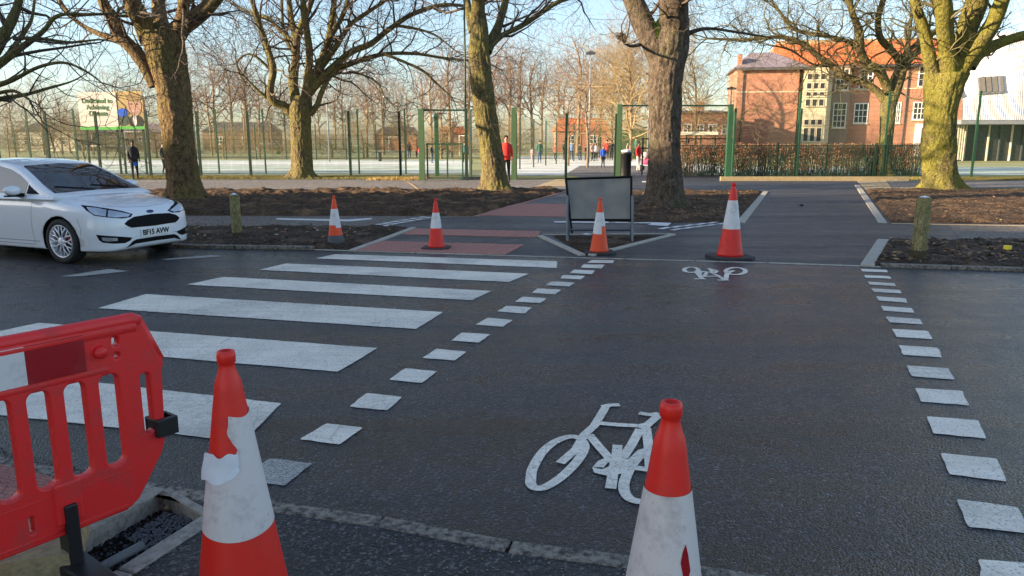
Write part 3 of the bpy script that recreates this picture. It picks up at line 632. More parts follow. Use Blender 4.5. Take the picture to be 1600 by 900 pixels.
T2, tree2 = hero('plane_tree', 12, 33.6, [(473, 280, 40), (473, 262, 34), (471, 230, 31), (470, 195, 31), (470, 172, 34), (471, 150, 32)], [
    [(458, 180, 16), (444, 166, 14), (427, 158, 12), (422, 140, 11), (427, 108, 10), (418, 75, 9), (405, 38, 8), (395, 5, 7), (385, -40, 5)],
    [(444, 166, 7), (420, 155, 6), (402, 140, 4), (380, 118, 3)],
    [(464, 165, 16), (458, 130, 15), (461, 100, 13), (463, 70, 12), (468, 45, 10), (480, 20, 9), (492, -15, 8)],
    [(463, 62, 10), (456, 35, 9), (452, 5, 8), (450, -40, 6)], [(468, 92, 8), (450, 68, 6), (442, 38, 5), (440, -10, 4)],
    [(462, 68, 8), (447, 56, 7), (432, 42, 6), (418, 28, 5), (398, 22, 4), (375, 12, 3)],
    [(478, 150, 15), (482, 110, 12), (483, 80, 11), (479, 45, 10), (474, 10, 9), (474, -40, 7)],
    [(478, 150, 16), (492, 118, 14), (505, 90, 13), (514, 58, 11), (520, 20, 9), (526, -30, 7)],
    [(482, 145, 15), (500, 125, 14), (522, 104, 12), (548, 82, 10), (580, 68, 9), (605, 48, 8), (645, 22, 7), (690, 8, 6), (735, 10, 4)],
    [(486, 138, 12), (510, 120, 10), (535, 105, 9), (570, 92, 8), (605, 84, 6), (650, 84, 5), (690, 90, 4), (735, 95, 3)],
    [(500, 108, 10), (520, 80, 9), (533, 60, 8), (548, 38, 7), (570, 22, 6), (600, 2, 5), (625, -20, 4)], [(514, 60, 8), (530, 35, 7), (541, 10, 6), (548, -20, 5)],
    [(484, 178, 12), (495, 165, 9), (502, 145, 8), (512, 125, 7), (530, 105, 5), (548, 100, 3)],
    [(600, 84, 5), (630, 96, 4), (660, 110, 4), (682, 130, 3), (706, 152, 2)], [(545, 112, 4), (570, 118, 3), (590, 130, 3), (600, 150, 2)],
    [(425, 112, 5), (402, 90, 4), (385, 85, 3), (370, 100, 3), (380, 125, 2)], [(620, 40, 5), (650, 45, 4), (680, 55, 3), (710, 78, 2)]],
    'spreading olive plane tree by the fence, its limbs fanning out low', M['bark_olive'], M['twig'], .42, 2.7, dens=2.1, rmin=.010)
T3, tree3 = hero('plane_tree', 13, 24.6, [(778, 304, 46), (775, 290, 40), (771, 260, 37), (766, 225, 35), (760, 190, 35), (755, 150, 34), (751, 115, 33), (748, 80, 33), (748, 50, 28), (746, 20, 25)], [
    [(747, 30, 22), (748, 0, 20), (750, -50, 17), (752, -130, 12)], [(740, 50, 14), (734, 25, 12), (730, 0, 9), (715, -60, 7)],
    [(760, 80, 18), (772, 55, 14), (782, 30, 12), (790, 0, 11), (802, -60, 9)], [(764, 75, 10), (785, 55, 8), (812, 42, 8), (840, 24, 8), (870, 4, 7), (905, -10, 6), (960, -50, 4)],
    [(752, 60, 6), (758, 80, 3), (764, 105, 2)]],
    'slim dark plane trunk with one sunlit yellow side, in the middle', M['bark_olive'], M['twig'], .42, 2.0, dens=2.3, rmin=.007)
T4, tree4 = hero('plane_tree', 14, 18.6, [(1041, 330, 62), (1040, 310, 58), (1038, 280, 54), (1037, 230, 49), (1038, 180, 48), (1040, 130, 50), (1044, 90, 56), (1048, 60, 54), (1053, 30, 46)], [
    [(1053, 50, 48), (1053, 20, 46), (1054, -20, 42), (1058, -90, 30)], [(1036, 95, 40), (1020, 65, 37), (1006, 38, 34), (994, 10, 31), (980, -25, 28), (955, -90, 20)],
    [(1058, 60, 10), (1100, 45, 5), (1150, 50, 4), (1200, 58, 2)], [(1000, 70, 6), (985, 72, 4), (975, 68, 3)]],
    'massive grey-brown plane trunk right of the blank sign, forked with green moss', M['bark_grey'], M['twig'], .5, 1.7, dens=2.2)
m = MB(); rr = random.Random(5)
for i in range(1500):
    a, b = rr.gauss(0, 1), rr.gauss(0, 1); c = AT(1026 + 7*a + (2 if b < 0 else 0), 55 + 11*b, 18.35 + .05*abs(a)); s = rr.uniform(.008, .022)
    m.add([c+Vector((rr.uniform(-s, s), -.01, s)), c+Vector((s, rr.uniform(-s, s), -s)), c+Vector((-s, -s, rr.uniform(-s, s)))], [(0, 1, 2)])
mo = m.build('moss', M['moss'], tree4, kind='stuff'); mo.data.transform(Matrix.Translation(-tree4.location))
T5, tree5 = hero('plane_tree', 15, 35.8, [(1380, 278, 26), (1380, 262, 24), (1382, 235, 22), (1386, 200, 21), (1388, 170, 22), (1392, 150, 24)], [
    [(1384, 160, 12), (1370, 142, 12), (1350, 130, 11), (1322, 120, 10), (1300, 103, 10), (1275, 85, 9), (1250, 66, 8), (1215, 58, 6), (1160, 62, 5), (1105, 60, 3)],
    [(1388, 140, 14), (1375, 112, 14), (1355, 100, 13), (1345, 80, 12), (1343, 50, 12), (1332, 22, 9), (1322, -20, 8)],
    [(1346, 80, 7), (1325, 65, 7), (1300, 58, 6), (1270, 53, 6), (1240, 45, 5), (1218, 18, 4), (1195, -15, 3)],
    [(1398, 150, 14), (1408, 118, 14), (1418, 95, 12), (1435, 78, 10), (1452, 58, 8), (1470, 40, 6)], [(1410, 98, 12), (1392, 78, 11), (1375, 58, 10), (1372, 30, 9), (1380, 0, 8), (1390, -40, 6)],
    [(1390, 150, 16), (1400, 120, 14), (1412, 96, 12)], [(1300, 103, 5), (1270, 100, 3), (1235, 78, 3), (1200, 70, 2)]],
    'smaller crooked plane tree in front of the brick school building', M['bark_olive'], M['twig_olive'], .22, 2.6, dens=2.9, rmin=.010)
T6, tree6 = hero('plane_tree', 16, 25.4, [(1474, 300, 60), (1471, 286, 54), (1468, 262, 51), (1467, 230, 49), (1469, 195, 47), (1472, 165, 48), (1476, 138, 54), (1482, 115, 60)], [
    [(1466, 145, 26), (1458, 115, 20), (1450, 80, 18), (1444, 50, 16), (1434, 18, 14), (1424, -20, 12), (1410, -80, 9)],
    [(1480, 125, 34), (1480, 85, 26), (1477, 50, 24), (1474, 10, 24), (1466, -50, 18)],
    [(1490, 120, 36), (1500, 82, 30), (1511, 45, 30), (1524, 8, 32), (1540, -50, 24)], [(1494, 118, 28), (1512, 92, 24), (1534, 62, 24), (1554, 30, 22), (1566, 0, 20), (1585, -60, 15)],
    [(1515, 105, 20), (1530, 84, 19), (1556, 70, 16), (1590, 58, 15), (1640, 44, 13), (1700, 10, 8)], [(1480, 60, 14), (1470, 30, 12), (1460, 5, 10), (1440, -40, 7)]],
    'broad yellow-mossed plane tree at the right edge, with upright limbs', M['bark_moss'], M['twig_olive'], .45, 2.0, dens=2.2, rmin=.008)
T0, tree0 = hero('plane_tree', 17, 15.2, [(-120, 335, 60), (-118, 300, 54), (-115, 250, 50), (-110, 200, 50), (-100, 160, 52)], [
    [(-100, 180, 26), (-60, 140, 22), (-25, 100, 20), (0, 66, 17), (15, 38, 15), (27, 10, 13), (35, -30, 11)], [(-70, 150, 16), (-20, 115, 12), (5, 95, 12), (40, 70, 9), (68, 48, 7), (85, 28, 6), (105, 22, 5), (140, 22, 4), (200, 20, 2)],
    [(-50, 140, 14), (0, 100, 10), (20, 75, 8), (38, 50, 7), (50, 28, 5), (55, -10, 4)], [(-60, 170, 14), (-20, 140, 9), (20, 125, 7), (60, 105, 5), (100, 98, 4), (135, 112, 3), (160, 130, 2)],
    [(-50, 170, 12), (0, 155, 8), (40, 148, 6), (75, 138, 5), (110, 128, 3), (130, 118, 2)], [(-20, 150, 6), (20, 142, 5), (45, 155, 3)], [(20, 60, 6), (60, 60, 5), (110, 66, 4), (155, 62, 3), (180, 66, 2)], [(-100, 160, 26), (-110, 100, 20), (-130, 20, 14)]],
    'plane tree mostly outside the frame whose dark branches cross the left edge', M['bark_olive'], M['twig'], .5, 2.2, dens=2.1, rmin=.006)
# street trees upstream of the sun, outside the frame, that throw the dappled shade
for i, (x, y, rz, s) in enumerate([(-9.5, -1.5, 4.0, 1.0), (-17, 1.5, 5.1, 1.05)]):
    copy_tree(tree2 if i % 2 else tree1, loc=(x, y, 0), rz=rz, scale=s, label='plane tree outside the frame, %s' % ['on the near pavement behind the camera', 'farther along the near pavement'][i])

# background trees: a few kinds, copied
def bgtree(seed, H, name, spread=1.0, golden=False, poplar=False):
    T = Tree(seed); r = T.r; r0 = H*.0105
    P = [(0, 0, -.1), (r.uniform(-.1, .1), 0, H*.25), (r.uniform(-.4, .4), r.uniform(-.3, .3), H*.55), (r.uniform(-1.2, 1.2), r.uniform(-.8, .8), H*.74)]
    a, b = T.limb(P, [r0*1.2, r0, r0*.65, .03], 7, .08)
    n = len(a)
    for i in range(3, n):
        if a[i].z < H*(.12 if golden else .22): continue
        for _ in range(3 if golden else 2):
            t = r.random()*6.28; el = r.uniform(.55, 1.1) if (poplar) else r.uniform(.15, .95); f = a[i].z/H
            d = Vector((math.cos(t)*math.cos(el), math.sin(t)*math.cos(el), math.sin(el)))
            T.grow(a[i], d, H*(.46*(1.15-f))*spread*r.uniform(.7, 1.2), b[i]*.5, 1, 3, 1.35 if golden else 1.15, .014, .05, .30)
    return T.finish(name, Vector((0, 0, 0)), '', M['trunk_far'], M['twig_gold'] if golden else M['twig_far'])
protos = [bgtree(31, 15, 'bare_tree'), bgtree(32, 17, 'bare_tree', .8, poplar=True), bgtree(33, 13, 'bare_tree', 1.2), bgtree(34, 15, 'bare_tree', 1.25, golden=True), bgtree(35, 7, 'young_tree', .7, poplar=True)]
labs = ['pinkish bare tree in the belt of trees beyond the pitches', 'narrow upright bare tree in the belt beyond the pitches', 'low broad bare tree in the belt beyond the pitches', 'golden finely twigged tree behind the massive grey trunk', 'young tree with a thin stem beside the park path']
used = [0]*5
zones = [(120, 'at the far left'), (230, 'behind the billboards'), (330, 'behind the brown trunk'), (440, 'left of the olive tree'), (560, 'right of the olive tree'), (660, 'behind the slanting goal'), (760, 'behind the slim gate'), (880, 'right of the middle trunk'), (1000, 'behind the floodlight column'), (9999, 'behind the gateway')]
def plant(k, x, y, sc, lab=None, grp=None):
    if lab is None:
        u = 800 + x/y*FPX; lab = labs[k].split(' in the belt')[0] + ' beyond the pitches, ' + [z for m_, z in zones if u < m_][0] + (', in the rear rank' if y > 110 else ', in the front rank' if y < 86 else ', in the middle rank')
    rz = R.random()*6.28
    if not used[k]:
        used[k] = 1; o = protos[k]; o.location = (x, y, 0); o.rotation_euler = (0, 0, rz); o.scale = (sc,)*3; o['label'] = lab or labs[k]
        o['group'] = grp or 'bare trees beyond the pitches'; return
    copy_tree(protos[k], loc=(x, y, 0), rz=rz, scale=sc, label=lab or labs[k], group=grp or 'bare trees beyond the pitches')
for i in range(62):
    u = -60 + i*17.5 + R.uniform(-8, 8); Y = R.choice([78, 90, 105, 120, 135]) + R.uniform(-6, 6); p = AT(u, 240, Y)
    k = R.choice([0, 1, 2, 0, 1]); H = {0: 15, 1: 17, 2: 13}[k]
    vt = (135 if u < 280 else 95 if u < 420 else 110 if u < 700 else 70 if u < 900 else 60) + R.uniform(-18, 40)
    ht = CAMH + (219.5-vt)*Y/FPX
    if 1150 < u: continue
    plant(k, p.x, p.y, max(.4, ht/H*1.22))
for i in range(16):
    u = -40 + i*56 + R.uniform(-9, 9); Y = R.uniform(69, 76); p = AT(u, 240, Y); k = 3
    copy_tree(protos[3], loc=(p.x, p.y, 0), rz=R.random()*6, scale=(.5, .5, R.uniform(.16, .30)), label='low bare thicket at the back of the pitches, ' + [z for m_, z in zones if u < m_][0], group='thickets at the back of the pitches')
for u, Y, vt in ((985, 62, 28), (1085, 66, 45), (955, 74, 80)):
    p = AT(u, 240, Y); plant(3, p.x, p.y, (CAMH+(219.5-vt)*Y/FPX)/15, {985: 'tall golden tree with a nest, left of the massive trunk', 1085: 'golden tree right of the massive trunk, over the gateway', 955: 'smaller golden tree behind the floodlight column'}[u], 'golden trees behind the gateway')
for u, Y, vt in ((888, 50, 95), (918, 47, 85), (1183, 70, 150)):
    p = AT(u, 240, Y); plant(4, p.x, p.y, (CAMH+(219.5-vt)*Y/FPX)/7, {888: 'young tree beside the frosted park path, left one', 918: 'young tree beside the frosted park path, near the blue coated child', 1183: 'small golden staked tree against the brick school wall'}[u], 'young trees in the park')
m = MB()
for i in range(260):
    t = [R.gauss(0, 1) for _ in range(3)]; c = AT(972, 58, 61) + Vector(t)*.17; e = c+Vector((R.uniform(-.22, .22), R.uniform(-.22, .22), R.uniform(-.12, .12))); m.tube([c, e], .03, 3, 0, False)
nc = AT(972, 58, 61); no = empty('nest', nc, 'round dark bird nest high in the golden tree', 'nest'); q = m.build('sticks', M['twig'], no, kind='stuff'); q.data.transform(Matrix.Translation(-nc))

# ------------------------------------------------------------------ fences
def post(parent, x, y, h, w, mat, z=0): 
    m = MB(); m.box(x-w/2, y-w/2, z-.1, x+w/2, y+w/2, z+h); me = m.mesh('post', mat); return put(bpy.data.objects.new('post', me), parent)
def wire_panel(w, h, cell=.05, rows=.2, r=.0030):
    m = MB(); n = int(w/cell)
    for i in range(n+1):
        x = w*i/n; m.tube([(x, 0, .05), (x, 0, h)], r, 3, 0, False)
    k = int((h-.05)/rows)
    for j in range(k+1):
        z = .05+(h-.05)*j/k; m.tube([(0, .008, z), (w, .008, z)], r*1.15, 3, 0, False); 
    return m.mesh('mesh_panel', M['green'])
def fence(label, A, B, n, h, pm, pw=.10, group=None, hs=None, cell=.05):
    A = Vector(A); B = Vector(B); o = empty('mesh_fence', A, label, 'fence', group, rz=math.atan2(B.y-A.y, B.x-A.x)); L = (B-A).length; st = L/n
    me = wire_panel(st, h, cell)
    for i in range(n+1): post(o, i*st, 0, h+.05, pw, pm)
    for i in range(n):
        p = put(bpy.data.objects.new('mesh_panel', me), o); p.location = (i*st, -pw/2-.012, 0)
    return o
Yf = 35.0; xa = AT(625, 230, Yf).x
fence('long green mesh fence of the left pitch, nearest the path', (xa-2.32*13, Yf, 0), (xa, Yf, 0), 13, 2.92, M['dgreen'])
fence('second green mesh fence right behind the first one', (xa-2.5*14-.7, 38.2, 0), (xa-.2, 38.2, 0), 15, 3.15, M['green'], .07)
p0 = G(664, 281.5)
fence('green mesh fence section between the slim gate and the middle trunk', (AT(735, 230, 33.5).x, 33.5, 0), (AT(803, 230, 32.8).x, 32.8, 0), 1, 2.9, M['dgreen'])
fence('green mesh fence between the pale green posts beside the middle trunk', (AT(806, 230, 32.8).x, 32.8, 0), (AT(962, 230, 33.3).x, 33.3, 0), 2, 2.75, M['dgreen'])
fence('tall dark mesh fence in front of the beech hedge and school', (AT(1245, 230, 34.4).x, 34.4, 0), (AT(1665, 230, 33.6).x, 33.6, 0), 3, 3.75, M['green'], .08)
fence('short mesh fence section between the gateway post and the hedge', (AT(1142, 230, 34.0).x, 34.0-.4, 0), (AT(1243, 230, 34.4).x, 34.4-.4, 0), 1, 3.0, M['green'], .08)
fence('far mesh fence along the frosted park path', (AT(812, 230, 45).x, 44, 0), (AT(945, 230, 70).x, 74, 0), 9, 2.9, M['dgreen'], .07, cell=.25)
fence('far mesh fence at the back of the left pitch', (-62, 66.5, 0), (-4, 66.5, 0), 22, 3.0, M['dgreen'], .07, cell=.2)
# gate frames
def gateframe(name, label, u0, u1, Y, vt, vb, wl, wr, ml, mr, leaf=False, mid=None):
    a = G(u0, vb); a = AT(u0, vb, Y); b = AT(u1, vb, Y); ht = AT(u0, vt, Y).z; o = empty(name, (a.x, Y, 0), label, 'gate'); L = b.x-a.x
    post(o, 0, 0, ht, wl, ml); post(o, L, 0, ht, wr, mr)
    m = MB(); m.box(wl/2, -.03, ht-.09, L-wr/2, .03, ht-.02); m.build('top_rail', M['dgreen'], o)
    if leaf:
        m = MB(); z1 = AT(u0, mid, Y).z
        for (x0, z0, x1, z1_) in ((.2, .08, L-.15, .14), (.2, z1-.06, L-.15, z1), (.2, .14, .26, z1-.06), (L-.21, .14, L-.15, z1-.06), (L*.55, .14, L*.55+.06, z1-.06)): m.box(x0, -.025, z0, x1, .025, z1_)
        m.build('gate_leaf', M['green'], o)
    if leaf:
        pm = wire_panel(L-.3, z1)
        q = put(bpy.data.objects.new('mesh_panel', pm), o); q.location = (.15, -.04, 0)
    return o
gateframe('gate', 'closed pedestrian gate with mid rail between slim posts, left of the middle trunk', 660, 730, 31.5, 170, 282, .22, .09, M['lgreen'], M['dgreen'], True, 224)
gateframe('gateway', 'open gateway with tall green posts around the massive trunk', 965, 1136, 33.3, 163, 277, .20, .20, M['lgreen'], M['green'])
o = empty('gate_post', (AT(803, 250, 32.0).x, 32.0, 0), 'pale green square post immediately right of the middle trunk', 'post'); post(o, 0, 0, AT(803, 168, 32).z, .22, M['lgreen'])
o = empty('gate_post', (AT(680, 250, 33).x, 33.8, 0), 'thick green post inside the slim gate', 'post'); post(o, 0, 0, AT(680, 178, 33.8).z, .17, M['green'])
o = empty('gate_post', (AT(974, 250, 33.2).x, 34.2, 0), 'slimmer green post standing just behind the gateway post', 'post'); post(o, 0, 0, AT(974, 165, 34.2).z, .08, M['green'])
# low bow railing
rl = AT(1062, 250, 34.0); r_e = AT(1446, 250, 34.0); o = empty('railing', (rl.x, 34.0, 0), 'low vertical bar railing running in front of the beech hedge', 'railing'); L = r_e.x-rl.x; nb = int(L/.11)
mbar = MB(); mbar.box(-.008, -.008, .05, .008, .008, 1.52); mbar = mbar.mesh('bar', M['dgreen'])
for i in range(nb+1):
    b = put(bpy.data.objects.new('bar', mbar), o); b.location = (L*i/nb, 0, 0)
for z in (.18, 1.40): m = MB(); m.box(0, .009, z, L, .034, z+.04); m.build('rail', M['dgreen'], o)
for i in range(6): post(o, L*i/5, .07, 1.55, .06, M['dgreen'])
# beech hedge with real leaves
m = MB(); rr = random.Random(3); hx0 = AT(1064, 250, 35.6).x; hx1 = AT(1446, 250, 35.6).x
for i in range(52000):
    x = rr.uniform(hx0, hx1); y = 35.5+rr.random()*1.2; z = .12+1.38*rr.random()**.8
    if noise.noise(Vector((x*1.1, y, z*1.6))) < -.20 - .25*(z-.7) or noise.noise(Vector((x*5, y*5, z*5))) < -.22: continue
    z += .10*noise.noise(Vector((x*2, 0, 0))) + .05*noise.noise(Vector((x*9, 0, 0))); s = rr.uniform(.014, .036); n1 = Vector((rr.gauss(0, 1), rr.gauss(0, 1), rr.gauss(0, 1))).normalized(); a = n1.orthogonal().normalized(); b = n1.cross(a); c = Vector((x, y, z))
    m.add([c-a*s, c-b*s*.6, c+a*s, c+b*s*.6], [(0, 1, 2, 3)], rr.choice([0, 0, 1, 2]))
tw = MB()
for i in range(900):
    x = rr.uniform(hx0, hx1); y = 35.6+rr.random(); tw.tube([(x, y, 0), (x+rr.uniform(-.2, .2), y, .7), (x+rr.uniform(-.4, .4), y+rr.uniform(-.2, .2), 1.45)], [.014, .009, .005], 3, 0, False)
hd = empty('hedge', (hx0, 35.6, 0), 'brown clipped beech hedge behind the low railing', 'hedge')
beech = [flat('beech_leaf_a', (.30, .14, .07), .8, .3, 8), flat('beech_leaf_b', (.42, .23, .12), .8, .3, 8), flat('beech_leaf_c', (.14, .07, .04), .8, .3, 8)]
q = m.build('leaves', beech, hd, kind='stuff'); q.data.transform(Matrix.Translation((-hx0, -35.6, 0))); q = tw.build('stems', M['twig'], hd, kind='stuff'); q.data.transform(Matrix.Translation((-hx0, -35.6, 0)))
# grass tufts along the fence
def tufts(name, x0, x1, y0, y1, n, h, mat, seed, label):
    m = MB(); rr = random.Random(seed)
    for i in range(n):
        x, y = rr.uniform(x0, x1), rr.uniform(y0, y1); hh = h*rr.uniform(.4, 1.2); a = rr.random()*6.28; w = .012
        m.add([(x-w*math.cos(a), y-w*math.sin(a), .01), (x+w*math.cos(a), y+w*math.sin(a), .01), (x+rr.gauss(0, .04), y+rr.gauss(0, .04), hh)], [(0, 1, 2)])
    m.build(name, mat, kind='stuff', label=label, cat='grass')
M['tuft'] = flat('winter_grass', (.20, .17, .05), .9, .4, 3); M['straw'] = flat('straw', (.42, .28, .10), .9, .3, 3)
tufts('grass', -24, -2.5, 32.4, 34.9, 22000, .09, M['tuft'], 1, 'short winter grass at the foot of the left fence')
tufts('grass', 10, 26, 31.4, 33.9, 16000, .08, M['tuft'], 2, 'short winter grass at the foot of the right fence')
tufts('dry_grass', AT(575, 285, 31.8).x, AT(655, 285, 31.8).x, 31.5, 32.1, 700, .16, M['straw'], 3, 'tuft of dry straw coloured grass by the slim gate')
m = MB(); m.tube([AT(635, 283, 31), AT(646, 290, 27.8), AT(657, 298, 24.8)], .012, 4); m.build('dry_stalk', M['straw'], label='single long dry stalk leaning from the straw tuft onto the soil', cat='stalk')
tufts('grass', G(1440, 300).x, 22, 22.5, 26.2, 5000, .06, M['tuft'], 5, 'sparse grass round the foot of the mossy tree')
tufts('grass', -9.5, -3.0, 10.9, 13.2, 500, .05, M['tuft'], 6, 'sparse grass blades in the front left bed')
# concrete plinth in front of the left fence
for i, (u0, u1) in enumerate(((640, 790), (1126, 1420))):
    a = AT(u0, 282, 32.15 if i == 0 else 31.2); b = AT(u1, 282, a.y)
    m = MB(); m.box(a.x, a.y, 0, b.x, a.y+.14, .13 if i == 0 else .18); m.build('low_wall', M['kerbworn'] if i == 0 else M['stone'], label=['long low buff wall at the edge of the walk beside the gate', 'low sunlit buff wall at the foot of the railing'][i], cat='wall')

# ------------------------------------------------------------------ street things
CV = {}
def cone(loc, H, label, body='cone_red', base='rubberdark', rz=0, z0=.39, z1=.76, top=None, bot=None, grey=False, torn=None, grubby=False, tiltb=0):
    k = H/1.0; o = empty('traffic_cone', loc, label, 'cone', 'traffic cones across the crossing', rz)
    m = MB(); c = .27*k; cc = .09*k
    pl = [(c-cc, -c), (c, -c+cc), (c, c-cc), (c-cc, c), (-c+cc, c), (-c, c-cc), (-c, -c+cc), (-c+cc, -c)]
    m.prism(pl, .004, .045*k); me = m.mesh('base', M[base]); bevel(me, .008*k, 2); b = put(bpy.data.objects.new('base', me), o)
    def rad(z): return (.165 - .128*((z-.04)/.88) + .012*math.exp(-(z-.04)/.04))*k if z < .93 else .04*k
    prof = [(rad(z), z*k) for z in np.linspace(.045, .90, 30)] + [(.033*k, .918*k), (.0265*k, .938*k), (.0245*k, .950*k), (.0245*k, .958*k), (.0285*k, .962*k), (.0290*k, .985*k), (.0265*k, .998*k), (.0185*k, 1.0*k), (.0165*k, .97*k)]
    m = MB(); m.lathe(prof, 40); m.build('cone_body', M[body], o)
    m = MB(); n = 240; nz = 10; vs = []
    for j in range(nz+1):
        for i in range(n):
            t = 2*math.pi*i/n; zt = z1 + (top(t) if top else 0); zb = z0 + (bot(t) if bot else 0); z = zb+(zt-zb)*j/nz; r = rad(z)+.0022
            vs.append((r*math.cos(t), r*math.sin(t), z*k))
    m.add(vs, [(j*n+i, j*n+(i+1) % n, (j+1)*n+(i+1) % n, (j+1)*n+i) for j in range(nz) for i in range(n)], 0, True)
    m.build('reflective_sleeve', M['sleeve' if grubby else 'cone_white'], o)
    if grey:
        m = MB(); m.lathe([((rad(z)+.003), z*k) for z in np.linspace(.05, .22, 8)], 40, cap=False); m.build('grey_skirt', M['rubber'], o)
    return o, rad
def wob(*args):
    return lambda t: sum(a*math.sin(n*t+p) for a, n, p in args)
def bumpf(t, c, w, a):
    d = (t-c+math.pi) % (2*math.pi) - math.pi; return a*max(0, 1-abs(d)/w)
TL = -math.pi/2      # towards the camera
c1, rad1 = cone((-.905, 2.27, 0), 1.0, 'foreground red cone with a torn white sleeve and peeling paper label', rz=.05, z0=.405, z1=.645, bot=wob((.006, 2, 1)), grubby=True)
m = MB(); vs = []; NA = 60; NZ = 26                                # what is left of the sleeve above the tear
for j in range(NZ+1):
    z = .6445 + (.795-.6445)*j/NZ; e = .20 + .28*math.exp(-((z-.690)/.026)**2) - .10*math.exp(-((z-.745)/.018)**2) + .03*noise.noise(Vector((z*60, 0, 0)))
    for i in range(NA+1):
        t = TL + e + (4.3-e)*i/NA; r = rad1(z)+.0022; vs.append((r*math.cos(t), r*math.sin(t), z + .006*math.sin(3*t)*(j/NZ)))
m.add(vs, [(j*(NA+1)+i, j*(NA+1)+i+1, (j+1)*(NA+1)+i+1, (j+1)*(NA+1)+i) for j in range(NZ) for i in range(NA)], 0, True)
m.build('torn_sleeve', M['sleeve'], c1)
m = MB(); vs = []; NA = 18; NZ = 8
for j in range(NZ+1):
    for i in range(NA+1):
        a = i/NA; b = j/NZ; t = TL-1.25+1.75*a; e = .006*math.sin(a*5)+.004*math.sin(a*17+1)
        z = .578+.022*a+.006*math.sin(a*9)+(.085+e)*b; r = rad1(z)+.0045+.05*max(0, .22-a) + .002*math.sin(b*5+a*4)
        if a > .85: z = z if b > .35 else z+.02*(a-.85)/.15
        vs.append((r*math.cos(t), r*math.sin(t), z))
m.add(vs, [(j*(NA+1)+i, j*(NA+1)+i+1, (j+1)*(NA+1)+i+1, (j+1)*(NA+1)+i) for j in range(NZ) for i in range(NA)], 0, True)
m.build('paper_label', M['label'], c1)
c2, rad2 = cone((.405, 1.80, 0), 1.0, 'foreground red-topped cone with a grubby white sleeve, right of the other near one', rz=-.1, z0=.30, z1=.768, grubby=True)
m = MB(); tp = []
for i, (a, z) in enumerate([(.0, .0), (.05, .03), (.12, .05), (.16, .02), (.19, -.03), (.15, -.045), (.04, -.04)]):
    t = TL+.36+a*1.7; zz_ = .60+z*.9; r = rad2(zz_)+.0036; tp.append((r*math.cos(t), r*math.sin(t), zz_))
m.add(tp, [tuple(range(7))]); m.build('torn_hole', M['board_red'], c2)
specs = [(G(525, 384), 78, 'orange cone with a grey foot at the corner of the left soil bed', 'cone_orange', 'rubber', dict(grey=True, z0=.42, z1=.74, bot=lambda t: bumpf(t, TL+.1, 1.2, .0)+(-.05 if math.sin(t+1.2) > .1 else 0))),
         (G(682, 389), 79, 'red cone standing on the red tactile paving', 'cone_red', 'rubberdark', dict(z0=.42, z1=.72)),
         (G(936, 396), 87, 'small orange cone in front of the blank sign', 'cone_orange', 'rubberdark', dict(z0=.36, z1=.74, top=lambda t: 0, bot=lambda t: (.14 if 0 < ((t-TL-.15) % 6.283) < 1.4 else 0))),
         (G(1140, 404), 118, 'tall red cone on the dark path by the far cycle symbol', 'cone_red', 'rubberdark', dict(z0=.40, z1=.77, grubby=False))]
for p, hp, lab, bd, bs, kw in specs:
    cone(p, hp*math.hypot(p.y, 1.6)/FPX*1.0, lab, bd, bs, R.uniform(-.2, .2), **kw)

# red plastic barrier
BP = Vector((-1.5025, 2.8637, 0)); BA = math.atan2(-.80835, -.5887)
br = empty('barrier', BP, 'red plastic pedestrian barrier at the left edge over a stone block', 'barrier', rz=BA)
outl = [(0, .965), (-.020, .952), (-.046, .88), (-.064, .82), (-.090, .780), (-.092, .755), (-.084, .73), (-.072, .46), (-.068, .425), (-.05, .38), (.032, .262), (.055, .228), (.09, .205), (.30, .195)]
outl = outl + [(2.0-s, z) for s, z in reversed(outl)]
def rrect(s0, s1, z0, z1, r, n=5):
    o = []
    for cx, cz, a0 in ((s1-r, z1-r, 0), (s0+r, z1-r, 90), (s0+r, z0+r, 180), (s1-r, z0+r, 270)):
        for i in range(n+1):
            a = math.radians(a0+90*i/n); o.append((cx+r*math.cos(a), cz+r*math.sin(a)))
    return o
holes = [rrect(-.045, .008, .475, .742, .024)] + [rrect(2-.008, 2.045, .475, .742, .024)]
s = .078
while s < 1.9: 
    z0h = .385 if not (.25 < s+.04 < .36 or 1.64 < s+.04 < 1.75) else .44
    holes.append(rrect(s, s+.088, z0h, .772, .038)); s += .1255
holes.append(rrect(.062, .102, .862, .915, .019)); holes.append(rrect(.064, .100, .812, .850, .016)); holes.append(rrect(.43, .46, .235, .315, .014))
me = curve_mesh([outl] + holes, .016, .007); rot_up(me); me.materials.append(M['barrier'])
put(bpy.data.objects.new('frame', me), br)
m = MB(); m.tube([(-.02, 0, .945), (0, 0, .958), (2.0, 0, .958), (2.02, 0, .945)], .027, 12); m.tube([(.0, -.0, .930), (2.0, 0, .930)], .031, 12); m.tube([(-.02, 0, .948), (-.092, 0, .772)], .023, 8); m.build('top_rail', M['barrier'], br)
m = MB(); m.tube([(.12, 0, .785), (1.88, 0, .785)], .028, 8); m.tube([(.06, 0, .355), (1.94, 0, .355)], .025, 8); m.tube([(.1, 0, .21), (1.9, 0, .21)], .026, 8); m.build('rib', M['barrier'], br)
for i in range(8):
    for sd in (-1, 1):
        m = MB(); s0 = .2+i*.2; m.box(s0, sd*.026-.003, .80, s0+.199, sd*.026+.003, .94); m.build('reflective_board', M['cone_white'] if i % 2 else M['board_red'], br)
m = MB(); m.tube([(.145, -.02, .86), (.145, -.046, .86)], [.026, .022], 14); m.tube([(.145, .02, .86), (.145, .046, .86)], [.026, .022], 14); m.build('knob', M['barrier'], br)
